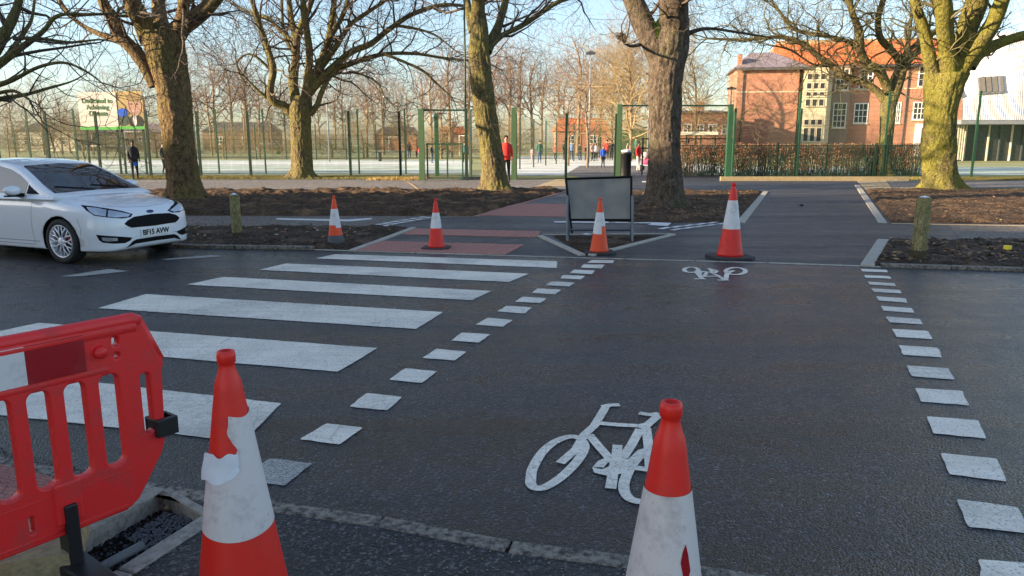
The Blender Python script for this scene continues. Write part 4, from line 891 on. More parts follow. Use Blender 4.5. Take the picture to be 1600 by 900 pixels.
for s_ in (.315, 1.685):
    m = MB(); m.box(s_-.05, -.034, .23, s_+.05, .034, .40); me = m.mesh('foot_socket', M['barrier']); bevel(me, .012, 2); put(bpy.data.objects.new('foot_socket', me), br)
    m = MB(); m.box(s_-.024, -.045, .03, s_+.024, .045, .31); m.prism([(s_-.06, -.26), (s_+.06, -.26), (s_+.05, .26), (s_-.05, .26)], .006, .07); me = m.mesh('foot', M['black']); bevel(me, .008, 2); put(bpy.data.objects.new('foot', me), br)
m = MB(); m.box(-.125, -.05, .455, -.035, -.030, .53); m.box(-.125, .030, .455, -.035, .05, .53); m.box(-.125, -.03, .455, -.112, .03, .53); m.box(-.05, -.03, .455, -.035, .03, .53)
me = m.mesh('clip', M['black']); bevel(me, .004, 2); put(bpy.data.objects.new('clip', me), br)
# stone block and plastic tube by the barrier
m = MB(); m.box(-.22, -.16, 0, .22, .16, .11); me = m.mesh('stone_block', M['stone'])
bm = bmesh.new(); bm.from_mesh(me); bmesh.ops.subdivide_edges(bm, edges=bm.edges, cuts=6, use_grid_fill=True)
for v in bm.verts: v.co += Vector((1, 1, .7))*.016*noise.noise(v.co*9)
bm.to_mesh(me); bm.free()
pb = G(55, 885); put(bpy.data.objects.new('stone_block', me), None, 'rough buff stone block lying under the red barrier', 'stone', loc=(pb.x-.05, pb.y-.02, .006), rz=.35)
m = MB(); a = G(105, 915, .02); b = G(222, 852, .02); m.tube([a, a*.5+b*.5, b], .019, 14); m.tube([G(112, 918, .05), G(165, 880, .035)], [.012, .010], 8); m.build('plastic_tube', M['rubber'], label='grey plastic tube lying across the tree pit edge', cat='tube')

# wooden bollards
def bollard(base, topv, w, lab, lean=0):
    hgt = AT(base[0], topv, G(*base).y).z; p = G(*base); o = empty('bollard', p, lab, 'bollard', rz=.5)
    m = MB(); m.box(-w, -w, -.05, w, w, hgt-.03); m.add([(-w, -w, hgt-.03), (w, -w, hgt-.03), (w, w, hgt-.03), (-w, w, hgt-.03), (0, 0, hgt)], [(0, 1, 4), (1, 2, 4), (2, 3, 4), (3, 0, 4)])
    me = m.mesh('shaft', M['wood']); bevel(me, .006, 2); put(bpy.data.objects.new('shaft', me), o)
    m = MB(); w2 = w+.003; m.box(-w2, -w2, 0, w2, w2, hgt*.17); m.build('dark_foot', M['wooddark'], o)  # darker band round the bottom of the post
    m = MB(); w3 = w*.75; m.add([(-w3, -w3, hgt-.018), (w3, -w3, hgt-.018), (w3, w3, hgt-.018), (-w3, w3, hgt-.018), (0, 0, hgt+.006)], [(0, 1, 4), (1, 2, 4), (2, 3, 4), (3, 0, 4)]); m.build('frost_cap', M['label'], o)
bollard((371, 375), 302, .072, 'green-stained wooden bollard beside the parked white car'); bollard((1434, 408), 306, .072, 'yellowish wooden bollard in the right soil bed')
# blank back of a temporary road sign on a steel frame
Ys = 12.3; a = AT(888, 377, Ys); o = empty('road_sign', (a.x, Ys, 0), 'temporary road sign seen from behind, a blank grey board in a folding frame', 'sign', rz=-.03)
wS = AT(989, 300, Ys).x-a.x; zt = AT(888, 281, Ys).z; zb = AT(888, 344, Ys).z; tilt = .18
m = MB(); m.add([(.03, tilt*.35, zb), (wS-.02, tilt*.35, zb), (wS, tilt+.12, zt+.03), (-.04, tilt+.12, zt-.0)], [(0, 1, 2, 3)]); me = m.mesh('board', M['signgrey']); bm = bmesh.new(); bm.from_mesh(me); g = bmesh.ops.extrude_face_region(bm, geom=bm.faces[:]); bmesh.ops.translate(bm, vec=(0, .012, 0), verts=[v for v in g['geom'] if isinstance(v, bmesh.types.BMVert)]); bmesh.ops.recalc_face_normals(bm, faces=bm.faces); bm.to_mesh(me); bm.free(); put(bpy.data.objects.new('board', me), o)
def bar(m, a, b, w=.022): m.tube([a, b], w, 4, 0, True, False)
m = MB(); bar(m, (-.05, tilt+.11, zt+.0), (wS+.01, tilt+.11, zt+.035), .018); bar(m, (-.045, tilt+.10, zt), (.06, .0, zb-.22), .018); bar(m, (wS, tilt+.11, zt+.03), (wS-.01, tilt*.3, zb), .018); bar(m, (.03, tilt*.33, zb), (wS-.01, tilt*.33, zb), .018); m.build('board_frame', M['carblack'], o)
for x in (-.02, wS+.0):
    m = MB(); bar(m, (x, -.08, .0), (x, tilt*.5, zt*.74), .020); m.build('leg', M['steel'], o); m = MB(); bar(m, (x+.04, .38, .0), (x+.01, tilt*.8, zt*.74), .020); m.build('leg', M['steel'], o)
m = MB(); bar(m, (-.02, -.02, .20), (wS, -.02, .20), .018); m.build('cross_bar', M['steel'], o)
# litter
def lump(name, loc, s, mat, lab, cat, seed=0):
    m = MB(); rr = random.Random(seed+3); vs = [(0, 0, 0)]*0; me = bpy.data.meshes.new(name); bm = bmesh.new(); bmesh.ops.create_icosphere(bm, subdivisions=2, radius=1)
    for v in bm.verts: v.co = Vector((v.co.x*s[0], v.co.y*s[1], v.co.z*s[2]))*(1+.35*noise.noise(v.co*2+Vector((seed, 0, 0))))
    bm.to_mesh(me); bm.free(); me.materials.append(mat); put(bpy.data.objects.new(name, me), None, lab, cat, loc=(loc.x, loc.y, loc.z+s[2]*.8))
m = MB(); m.lathe([(.048, 0), (.055, .02), (.055, .09), (.045, .10)], 16); m.build('yellow_cap', M['caryellow'], label='bright yellow plastic cap lying on the right soil bed', cat='cap', loc=G(1573, 396)+Vector((0, 0, .02)))
lump('tarmac_lump', G(1252, 322), (.05, .04, .03), M['patch'], 'small black lump lying on the dark path', 'lump', 1)
for i, (u, v, mt, lb) in enumerate([(428, 368, 'cone_white', 'crumpled white wrapper, leftmost of the litter on the soil'), (443, 364, 'board_red', 'crumpled red and white wrapper in the middle of the litter'), (500, 361, 'cone_white', 'white scrap of litter nearest the orange cone'), (462, 365, 'cone_white', 'tiny white scrap between the wrappers'), (917, 367, 'label', 'pale blue paper scrap under the blank sign'), (1475, 300, 'label', 'white scrap at the foot of the mossy tree')]):
    lump('litter', G(u, v, .03), (.09 if u != 462 else .03, .05, .015), M[mt], lb, 'litter', i)
lump('stone', G(262, 796, -.06), (.014, .012, .010), M['stone'], 'small pale pebble lying in the tree pit', 'pebble', 9)

# ------------------------------------------------------------------ car
CAR = Vector((-5.05, 10.5, 0)); CY = math.radians(-23); CS = .94
car = empty('car', CAR, 'white hatchback car parked at the left kerb, its front towards the crossing', 'car', rz=CY); car.scale = (CS,)*3
Mc = Matrix.Translation(CAR) @ Matrix.Rotation(CY, 4, 'Z') @ Matrix.Scale(CS, 4); Mi = Mc.inverted()
X_ = [0, .015, .04, .08, .14, .22, .34, .5, .7, .9, 1.15, 1.4, 1.8, 2.3, 2.8, 3.3, 3.8, 4.05, 4.2, 4.3, 4.36]
W_ = [.34, .47, .58, .67, .745, .80, .85, .885, .905, .912, .912, .908, .908, .91, .912, .912, .90, .86, .80, .72, .60]
ZT = [.50, .60, .665, .725, .775, .812, .845, .88, .915, .945, .985, .99, .995, 1.0, 1.01, 1.02, 1.03, 1.02, .98, .92, .84]
ZB = [.34, .26, .22, .195, .185, .18, .18, .18, .18, .18, .18, .18, .18, .18, .18, .18, .19, .21, .24, .28, .33]
def loft(secs):
    m = MB(); n = len(secs[0]); vs = [p for s_ in secs for p in s_]; k = len(secs)
    m.add(vs, [(i*n+j, i*n+(j+1) % n, (i+1)*n+(j+1) % n, (i+1)*n+j) for i in range(k-1) for j in range(n)] + [tuple(range(n))[::-1], tuple(range((k-1)*n, k*n))], 0, True)
    return m
secs = []
for x in np.unique(np.concatenate([np.array(X_), np.linspace(.5, 3.9, 40)])):
    w = np.interp(x, X_, W_); zt_ = np.interp(x, X_, ZT); zb = np.interp(x, X_, ZB); h = zt_-zb
    hood = np.interp(x, [0, .5, 1.1, 1.5], [.0, .035, .05, .03])
    half = [(0, zb), (w*.80, zb), (w*.95, zb+.015), (w*.975, zb+.05), (w*.985, zb+h*.22), (w, zb+h*.40), (w*.998, zb+h*.55), (w*.985, zb+h*.70), (w*.965, zb+h*.80), (w*.925, zt_-h*.10), (w*.86, zt_-hood-h*.02), (w*.70, zt_-hood*.45), (w*.45, zt_-hood*.12), (0, zt_)]
    C = catmull(half, 3); sec = [(-x, y, z) for y, z in C] + [(-x, -y, z) for y, z in C[-2:0:-1]]
    secs.append(sec)
bodym = loft(secs).mesh('body', M['carpaint'])
tmp = bpy.data.objects.new('b', bodym); SC.collection.objects.link(tmp)
wheels = [(-.86, -1), (-.86, 1), (-3.51, -1), (-3.51, 1)]
cm = MB()
for wx, sd in wheels:
    vs = []; n = 40
    for yy in (.62*sd, 1.1*sd):
        for k in range(n): vs.append((wx+.365*math.cos(2*math.pi*k/n), yy, .325+.365*math.sin(2*math.pi*k/n)))
    cm.add(vs, [tuple(range(n))[::-1], tuple(range(n, 2*n))] + [(k, (k+1) % n, n+(k+1) % n, n+k) for k in range(n)])
cme = cm.mesh('cut', M['carblack']); bm = bmesh.new(); bm.from_mesh(cme); bmesh.ops.recalc_face_normals(bm, faces=bm.faces); bm.to_mesh(cme); bm.free()
bm = bmesh.new(); bm.from_mesh(bodym); bmesh.ops.recalc_face_normals(bm, faces=bm.faces); bm.to_mesh(bodym); bm.free()
cut = bpy.data.objects.new('cut', cme); SC.collection.objects.link(cut)
mod = tmp.modifiers.new('b', 'BOOLEAN'); mod.object = cut; mod.operation = 'DIFFERENCE'; mod.solver = 'EXACT'
dg = bpy.context.evaluated_depsgraph_get(); body2 = bpy.data.meshes.new_from_object(tmp.evaluated_get(dg))
bvh_body = BVHTree.FromPolygons([v.co.copy() for v in bodym.vertices], [tuple(p.vertices) for p in bodym.polygons])
bpy.data.objects.remove(tmp); bpy.data.objects.remove(cut)
if len(body2.materials) < 2: body2.materials.append(M['carblack'])
for p in body2.polygons:                          # insides of the arches
    c = p.center
    for wx, sd in wheels:
        d = math.hypot(c.x-wx, c.z-.325)
        if d < .3655 and abs(c.y) > .61 and c.z > .19: 
            if abs(d-.365) < .004 or abs(abs(c.y)-.62) < .003: p.material_index = 1; p.use_smooth = False
put(bpy.data.objects.new('body', body2), car)
GX = [.98, 1.10, 1.25, 1.45, 1.65, 1.85, 2.02, 2.2, 2.5, 2.9, 3.3, 3.65, 3.9, 4.05, 4.18, 4.27]
GZ = [.965, 1.01, 1.075, 1.175, 1.27, 1.355, 1.41, 1.445, 1.475, 1.484, 1.465, 1.425, 1.36, 1.26, 1.12, .98]
secs = []
for x in np.unique(np.concatenate([np.array(GX), np.linspace(1, 4.2, 40)])):
    zt_ = float(np.interp(x, GX, GZ)); hw = lambda z: .845-.44*max(0, z-.95)-.25*max(0, x-3.6)*.5 - .25*max(0, 1.5-x)*.25
    ze = max(.955, zt_-.075); cr = min(1, max(0, (zt_-.96)/.2))
    half = [(0, .90), (hw(.9), .90), (hw(.95), .95), (hw((.95+ze)/2), (.95+ze)/2), (hw(ze), ze), (hw(ze)*.955, zt_-.035*cr), (hw(ze)*.85, zt_-.022*cr), (hw(ze)*.45, zt_-.006), (0, zt_)]
    C = catmull(half, 3); secs.append([(-x, y, z) for y, z in C] + [(-x, -y, z) for y, z in C[-2:0:-1]])
gm = loft(secs).mesh('cabin', M['carpaint']); bm = bmesh.new(); bm.from_mesh(gm); bmesh.ops.recalc_face_normals(bm, faces=bm.faces); bm.to_mesh(gm); bm.free()
put(bpy.data.objects.new('cabin', gm), car)
bvh_cab = BVHTree.FromPolygons([v.co.copy() for v in gm.vertices], [tuple(p.vertices) for p in gm.polygons])
def hit(o_, d, which=None):
    best = None
    for b in ([bvh_body, bvh_cab] if which is None else [which]):
        h = b.ray_cast(o_, d)
        if h[0] is not None and (best is None or h[3] < best[3]): best = h
    return best
def skin_patch(name, poly, caster, mat, offs=.004, grid=.03, parent=None, mirror=False):
    """a panel laid on the body: polygon in a 2D view, cast onto the surface"""
    xs = [p[0] for p in poly]; ys = [p[1] for p in poly]; V = [Vector(p) for p in poly]
    P2 = list(V); 
    dens = []
    for i in range(len(V)):
        a, b = V[i], V[(i+1) % len(V)]; k = max(1, int((b-a).length/grid))
        for j in range(k): dens.append(a+(b-a)*(j/k))
    n0 = len(dens); y = min(ys)+grid/2
    def inside(q):
        c = False
        for i in range(len(V)):
            a, b = V[i], V[i-1]
            if (a.y > q.y) != (b.y > q.y) and q.x < (b.x-a.x)*(q.y-a.y)/(b.y-a.y)+a.x: c = not c
        return c
    pts = dens[:]
    while y < max(ys):
        x = min(xs)+grid/2
        while x < max(xs):
            q = Vector((x, y))
            if inside(q) and min((q-d).length for d in dens) > grid*.5: pts.append(q)
            x += grid
        y += grid
    r = delaunay_2d_cdt(pts, [(i, (i+1) % n0) for i in range(n0)], [], 1, 1e-6)
    vs = []; ok = []
    for q in r[0]:
        h = caster(q.x, q.y)
        if h is None: vs.append(Vector((0, 0, 0))); ok.append(False)
        else:
            n = h[1]; n = n if n.dot(h[4]) < 0 else -n; vs.append(h[0]+n*offs); ok.append(True)
    fs = [f for f in r[2] if all(ok[i] for i in f)]
    outs = []
    for s_ in ((1, -1) if mirror else (1,)):
        m = MB(); m.add([(v.x, v.y*s_, v.z) for v in vs], [tuple(f) for f in fs], 0, True); me = m.mesh(name, mat)
        bm = bmesh.new(); bm.from_mesh(me); bmesh.ops.delete(bm, geom=[v for v in bm.verts if not v.link_faces], context='VERTS'); bmesh.ops.recalc_face_normals(bm, faces=bm.faces)
        bm.to_mesh(me); bm.free(); outs.append(put(bpy.data.objects.new(name, me), parent or car))
    return outs
CO = Mi @ Vector((0, 0, CAMH)); Mi3 = Mi.to_3x3()
def cast_cam(u, v):
    d = (Mi3 @ ray(u, v)).normalized(); h = hit(CO, d); return None if h is None else (h[0], h[1], h[2], h[3], d)
def cast_side(x, z, s_=-1):
    d = Vector((0, -s_, 0)); h = hit(Vector((-x, 3*s_, z)), d); return None if h is None else (h[0], h[1], h[2], h[3], d)
def cast_front(y, z):
    d = Vector((-1, 0, 0)); h = hit(Vector((2, y, z)), d); return None if h is None else (h[0], h[1], h[2], h[3], d)
def cast_top(x, y):
    d = Vector((0, 0, -1)); h = hit(Vector((-x, y, 3)), d); return None if h is None else (h[0], h[1], h[2], h[3], d)
def zc(l): return [(x/4.735, 230+y/4.737) for x, y in l]
skin_patch('headlight', zc([(597, 428), (680, 438), (800, 455), (900, 472), (982, 495), (965, 518), (900, 528), (790, 520), (700, 508), (640, 470)]), cast_cam, M['carblack'], .004, 3, mirror=True)
for l in ([(640, 446), (700, 450), (788, 466), (783, 514), (705, 502), (665, 478)], [(800, 468), (880, 480), (965, 498), (945, 516), (860, 521), (796, 515)]):
    skin_patch('lens', zc(l), cast_cam, M['lamp'], .008, 3, mirror=True)
# centre pieces drawn in the front view (y, z), so both halves match
skin_patch('grille', [(-.50, .575), (-.44, .62), (-.32, .66), (0, .672), (.32, .66), (.44, .62), (.50, .575), (.46, .54), (.40, .51), (0, .50), (-.40, .51), (-.46, .54)], cast_front, M['carblack'], .005, .04)
skin_patch('lower_grille', [(-.50, .23), (-.40, .315), (-.34, .335), (0, .34), (.34, .335), (.40, .315), (.50, .23), (.36, .27), (0, .275), (-.36, .27)], cast_front, M['carblack'], .005, .04)
skin_patch('splitter', [(-.55, .215), (-.42, .255), (0, .262), (.42, .255), (.55, .215), (.42, .235), (0, .24), (-.42, .235)], cast_front, M['carpaint'], .018, .04)
fl = zc([(712, 648), (800, 656), (900, 662), (978, 668), (965, 690), (925, 710), (840, 714), (760, 706), (735, 690)])
skin_patch('fog_lamp_housing', fl, cast_cam, M['carblack'], .004, 3, mirror=True); skin_patch('fog_lamp', zc([(750, 668), (870, 672), (870, 692), (800, 698), (760, 690)]), cast_cam, M['lamp'], .008, 3, mirror=True)
pm = MB(); pm.box(.0, -.26, .362, .012, .26, .472); o = pm.build('number_plate', M['plate'], car); o.location = (.006, 0, 0)
tm = text_mesh('BF15 AVW', .108, .002, .95, .0035); tm.transform(Matrix.Rotation(math.pi/2, 4, 'X')); tm.transform(Matrix.Rotation(math.pi/2, 4, 'Z')); tm.materials.append(M['ink']); q = put(bpy.data.objects.new('lettering', tm), o); q.location = (.0145, 0, .417)
h = cast_front(0, .715)
if h:
    m = MB(); vs = [(0.0, .065*math.cos(t*math.pi/10), .026*math.sin(t*math.pi/10)) for t in range(20)]; m.add(vs+[(.008, y*.8, z*.8) for x, y, z in vs], [(i, (i+1) % 20, 20+(i+1) % 20, 20+i) for i in range(20)]+[tuple(range(20, 40))]); q = m.build('badge', flat('badge_blue', (.02, .04, .16), .3), car); q.location = h[0]+Vector((.006, 0, 0)); q.rotation_euler = (0, -.5, 0)
# windscreen in plan of (y, z)-front view cast on the cabin
def cast_ws(y, z):
    d = Vector((-1, 0, 0)); hh = bvh_cab.ray_cast(Vector((2, y, z)), d); return None if hh[0] is None else (hh[0], hh[1], hh[2], hh[3], d)
skin_patch('windscreen', [(-.74, 1.0), (-.60, 1.0), (0, 1.012), (.60, 1.0), (.74, 1.0), (.70, 1.10), (.64, 1.23), (.575, 1.355), (.54, 1.378), (0, 1.40), (-.54, 1.378), (-.575, 1.355), (-.64, 1.23), (-.70, 1.10)], cast_ws, M['carglass'], .004, .06)
for s_ in (-1, 1):
    cs = lambda x, z, s_=s_: (lambda hh: None if hh[0] is None else (hh[0], hh[1], hh[2], hh[3], Vector((0, -s_, 0))))(bvh_cab.ray_cast(Vector((-x, 3*s_, z)), Vector((0, -s_, 0))))
    skin_patch('side_window', [(1.60, .985), (1.60, 1.14), (1.80, 1.24), (2.05, 1.325), (2.35, 1.375), (2.62, 1.39), (2.62, .985)], cs, M['carglass'], .004, .06)
    skin_patch('side_window', [(2.70, .985), (2.70, 1.39), (3.1, 1.375), (3.5, 1.32), (3.75, 1.22), (3.85, 1.08), (3.7, 1.0)], cs, M['carglass'], .004, .06)
    skin_patch('quarter_window', [(1.30, .985), (1.45, 1.055), (1.57, 1.12), (1.57, .985)], cs, M['carblack'], .004, .05)
    side = lambda x, z, s_=s_: cast_side(x, z, s_)
    for l in ([(1.42, .26), (1.42, .93), (1.425, .93), (1.426, .26)], [(2.66, .26), (2.68, .93), (2.686, .93), (2.666, .26)], [(1.42, .252), (1.42, .258), (3.1, .258), (3.1, .252)], [(.52, .70), (1.4, .81), (2.6, .85), (3.9, .875), (3.9, .869), (2.6, .844), (1.4, .804), (.52, .694)][0:0]):
        if l: skin_patch('door_gap', l, side, M['dgrey'], .0025, .05)
    skin_patch('bumper_gap', [(.50, .66), (.44, .52), (.46, .43), (.464, .43), (.445, .52), (.505, .66)], side, M['dgrey'], .002, .05)
    m = MB(); m.cbox(0, s_*.0, 0, .19, .03, .028); q = m.build('door_handle', M['carpaint'], car); hh = cast_side(2.45, .84, s_); q.location = hh[0]+Vector((0, s_*.022, 0))
    # mirror
    m = MB(); vs = []
    for i in range(9):
        a = math.pi*i/8 - math.pi/2
        for j in range(14):
            b = 2*math.pi*j/14; vs.append((.085*math.cos(a)*math.cos(b)*(1.1 if math.cos(b) > 0 else .55), .13*math.sin(a), .075*math.cos(a)*math.sin(b)))
    m.add(vs, [(i*14+j, i*14+(j+1) % 14, (i+1)*14+(j+1) % 14, (i+1)*14+j) for i in range(8) for j in range(14)], 0, True)
    q = m.build('mirror', M['carpaint'], car); q.location = (-1.62, s_*1.00, 1.04)
    m = MB(); m.cbox(0, 0, -.075, .10, .20, .022); m.cbox(-.02, -s_*.11, -.07, .08, .10, .05); m.build('mirror_base', M['carblack'], q)
# bonnet shut line and wipers
for l in ([(.42, -.70), (.28, -.55), (.19, -.35), (.15, 0), (.19, .35), (.28, .55), (.42, .70), (.426, .70), (.286, .55), (.196, .35), (.156, 0), (.196, -.35), (.286, -.55), (.426, -.70)],):
    skin_patch('bonnet_gap', l, cast_top, M['grey'], .002, .03)
skin_patch('sill_line', [(1.3, .30), (3.1, .30), (3.1, .31), (1.3, .31)], lambda x, z: cast_side(x, z, -1), M['grey'], .002, .06)
m = MB()
for y0, y1 in ((.55, -.02), (-.05, -.6)):
    pts = []
    for k in range(6):
        y = y0+(y1-y0)*k/5; hh = cast_ws(y, 1.02+.012*k); 
        if hh: pts.append(hh[0]+Vector((.012, 0, .01)))
    if len(pts) > 2: m.tube(pts, .007, 5)
m.build('wiper', M['carblack'], car)
def wheel(wx, sd):
    o = bpy.data.objects.new('wheel', None); put(o, car); o.location = (wx, sd*.80, .325); o.rotation_euler = (-math.pi/2*sd, 0, 0)   # local +z outwards when sd=-1
    sgn = 1
    m = MB(); m.lathe([(.235, -.10), (.30, -.105), (.318, -.09), (.325, -.04), (.325, .04), (.318, .09), (.30, .103), (.25, .10), (.235, .085)], 48, cap=False); t = m.build('tyre', M['tyre'], o)
    m = MB(); m.lathe([(.237, -.10), (.225, -.05), (.205, 0), (.215, .06), (.232, .085), (.240, .098), (.232, .102), (.222, .09)], 40, cap=False)
    for k in range(10):
        a = 2*math.pi*k/10
        for da in (-.20, .20):
            r0, r1 = .05, .225; c0 = (r0*math.cos(a), r0*math.sin(a), .085); cm_ = (.12*math.cos(a), .12*math.sin(a), .088); c1_ = (r1*math.cos(a+da), r1*math.sin(a+da), .085)
            m.tube([c0, cm_, c1_], [.013, .012, .013], 4)
    m.lathe([(.065, .06), (.065, .09), (.03, .10), (.001, .10)], 16); m.build('rim', M['chrome'], o)
    m = MB(); m.lathe([(.15, .0), (.15, .02), (.05, .025)], 24); m.build('brake_disc', M['dgrey'], o)
    m = MB(); m.lathe([(.22, -.04), (.01, -.045)], 24); m.build('inner_disc', M['carblack'], o)
    m = MB(); m.cbox(.125*(-1 if sd > 0 else 1), .03, .035, .05, .10, .03); m.build('caliper', M['redcal'], o)
for wx, sd in wheels: wheel(wx, sd)
m = MB(); m.box(-4.1, -.6, .15, -.35, .6, .25); m.build('underbody', M['carblack'], car)

# ------------------------------------------------------------------ buildings
def window(parent, x, z, w, h, y=0, nx=2, nz=3, frame='white', fr=.12, deep=.10):
    m = MB(); 
    for (x0, z0, x1, z1) in ((0, 0, fr, h), (w-fr, 0, w, h), (fr, 0, w-fr, fr), (fr, h-fr, w-fr, h)): m.box(x+x0, y-.05, z+z0, x+x1, y+.03, z+z1)
    o = m.build('window', M[frame], parent)
    m = MB(); m.box(x+fr, y-.012, z+fr, x+w-fr, y-.006, z+h-fr); m.build('pane', M['winglass'], o)
    m = MB(); g = .075
    for i in range(1, nx): xx = x+fr+(w-2*fr)*i/nx; m.box(xx-g/2, y-.03, z+fr, xx+g/2, y-.013, z+h-fr)
    for j in range(1, nz): zz1 = z+fr+(h-2*fr)*j/nz; m.box(x+fr, y-.028, zz1-g/2, x+w-fr, y-.014, zz1+g/2)
    if m.v: m.build('glazing_bar', M[frame], o)
    m = MB(); m.box(x-.08, y-.12, z-.10, x+w+.08, y+.02, z-.003); m.build('sill', M['limestone'], o)
YB = 85.0; def_ = AT(1146, 230, YB); X0 = def_.x
def bx(u): return AT(u, 150, YB).x - X0
def bz(v): return AT(1200, v, YB).z
sch = empty('school_building', (X0, YB, 0), 'red brick school building with an orange tiled roof behind the hedge', 'building', rz=-.17); sch.scale = (.955, 1, 1)
m = MB(); m.box(0, 0, -.2, bx(1247), 9, bz(107)); m.build('wing_wall', M['brick'], sch)
m = MB(); m.box(bx(1249), 2.2, -.2, bx(1560), 14, bz(103)); m.build('main_wall', M['brick'], sch)
m = MB(); e = bz(107); a0, a1 = -.4, bx(1262); mid = bz(76); m.add([(a0, -.5, e), (a1, -.5, e), (a1+1.5, 9.4, e), (a0, 9.4, e), (a0+2.2, 4.2, mid), (bx(1214), 4.2, mid)], [(0, 1, 5, 4), (1, 2, 5), (2, 3, 4, 5), (3, 0, 4), (0, 3, 2, 1)]); m.build('wing_roof', M['rooflead'], sch)
m = MB(); e = bz(103)+.02; a0, a1 = bx(1205), bx(1580); rz_ = bz(56); m.add([(a0, 1.6, e), (a1, 1.6, e), (a1, 14.4, e), (a0, 14.4, e), (bx(1225), 8, rz_), (a1, 8, rz_+.3)], [(0, 1, 5, 4), (1, 2, 5), (2, 3, 4, 5), (3, 0, 4), (0, 3, 2, 1)]); m.build('main_roof', M['roofred'], sch)
m = MB(); m.box(bx(1225), 7.8, rz_-.05, a1, 8.2, rz_+.35); m.build('ridge', M['tan'], sch)
m = MB(); m.box(-.45, -.62, bz(107)-.25, bx(1262), -.45, bz(107)+.05); m.build('gutter', M['roofdark'], sch); m = MB(); m.box(bx(1262), 1.45, e-.25, a1, 1.6, e+.05); m.build('gutter', M['roofdark'], sch)
m = MB(); m.box(0, -.05, bz(145), bx(1247), -.003, bz(143)); m.build('string_course', M['limestone'], sch); m = MB(); m.box(bx(1330), 2.14, bz(140), bx(1560), 2.197, bz(138)); m.build('string_course', M['limestone'], sch)
m = MB(); m.box(.05, .5, bz(107)+.0, .5, 1.6, bz(84)); m.build('parapet', M['brick'], sch)
# stone bay with its small lights, and the shaded return beside it
b0, b1 = bx(1254), bx(1290); m = MB(); m.box(b0, -.4, -.2, b1, 2.19, bz(108)); m.build('stone_bay', M['limestone'], sch)
m = MB(); m.add([(b1+.003, -.4, -.2), (bx(1301), .9, -.2), (bx(1301), .9, bz(108)), (b1+.003, -.4, bz(108))], [(0, 1, 2, 3)]); m.build('bay_return', M['limestone'], sch)
for v0, v1 in ((117, 127), (131, 141), (145, 152), (156, 167), (187, 196), (200, 221)):
    for k in range(3):
        x0 = b0+.25+(b1-b0-.4)*k/3; window(sch, x0, bz(v1), (b1-b0-.4)/3-.14, bz(v0)-bz(v1), -.41, 1, 1, 'cream', .05)
m = MB(); m.box(bx(1300), 1.2, -.2, bx(1331), 2.19, bz(104)); m.build('shaded_return', M['brick2'], sch)  # return in shade; the shade is put in as duller brick
for v0, v1 in ((108, 142), (161, 200)): window(sch, bx(1306), bz(v1), bx(1327)-bx(1306), bz(v0)-bz(v1), 1.19, 3, 4, 'cream')
for u0, u1, v0, v1 in ((1346, 1367, 108, 140), (1342, 1364, 161, 193), (1398, 1412, 112, 138), (1403, 1414, 160, 193), (1435, 1458, 105, 137), (1432, 1452, 160, 188), (1475, 1497, 105, 137)):
    window(sch, bx(u0), bz(v1), bx(u1)-bx(u0), bz(v0)-bz(v1), 2.19, 3, 3)
m = MB(); m.box(bx(1438), 1.2, 0, bx(1455), 2.19, bz(194)); m.build('porch', M['white'], sch); m = MB(); m.box(bx(1443), 1.17, 0, bx(1452), 1.199, bz(200)); m.build('door', M['grey'], sch)
for u in (1160, 1420): m = MB(); m.tube([(bx(u), -.1 if u < 1250 else 2.1, 0), (bx(u), -.1 if u < 1250 else 2.1, bz(108))], .07, 6); m.build('drain_pipe', M['roofdark'], sch)
# white curved building on the right
YW = 60.0; wb = AT(1498, 230, YW).x; def_x1 = AT(1760, 230, YW).x
wbld = empty('white_building', (wb, YW, 0), 'white ribbed curved building over a glazed ground floor, at the right edge', 'building')
z_s = AT(1550, 187, YW).z; m = MB(); n = 150; vs = []; L = def_x1-wb
def prof(t): return (.0+ 2.6*(t**2.2), z_s + (AT(1600, 42, YW).z-z_s)*t)
for i in range(n+1):
    x = L*i/n; topf = min(1, .62+.38*(x/ (AT(1600, 42, YW).x-wb)))+max(0, x-5.3)*.02
    for j in range(13):
        t = j/12; y, z = prof(t); z = z_s + (z-z_s)*topf; cv = max(0, x-4.0)**1.6*.10
        vs.append((x, y+cv+(.035 if i % 2 else 0), z))
m.add(vs, [(i*13+j, (i+1)*13+j, (i+1)*13+j+1, i*13+j+1) for i in range(n) for j in range(12)], 0, False); rw_ = m.build('ribbed_wall', M['render'], wbld); wbvh = BVHTree.FromPolygons([v.co.copy() for v in rw_.data.vertices], [tuple(p.vertices) for p in rw_.data.polygons])
m = MB(); m.prism([(.1, 4.5), (L, 4.5), (L, 12), (7.8, 12)], -.1, z_s); m.build('rear_wall', M['render'], wbld)
m = MB(); m.box(-.2, -.3, z_s-.35, L, 4.4, z_s-.01); m.build('soffit', M['grey'], wbld)
m = MB(); m.box(0, 2.6, 0, L, 2.7, z_s-.36); m.build('glazed_wall', M['winglass'], wbld)
for i in range(14): m = MB(); m.box(L*i/14, 2.45, 0, L*i/14+.10, 2.59, z_s-.36); m.build('mullion', M['dgrey'] if i % 2 else M['cream'], wbld)
m = MB(); x0 = AT(1505, 230, YW).x-wb
for k in range(7): m.box(x0-.3+k*.2, 1.8, .1, x0-.3+k*.2+.10, 1.9, z_s-.4)
m.build('slatted_screen', M['cream'], wbld)
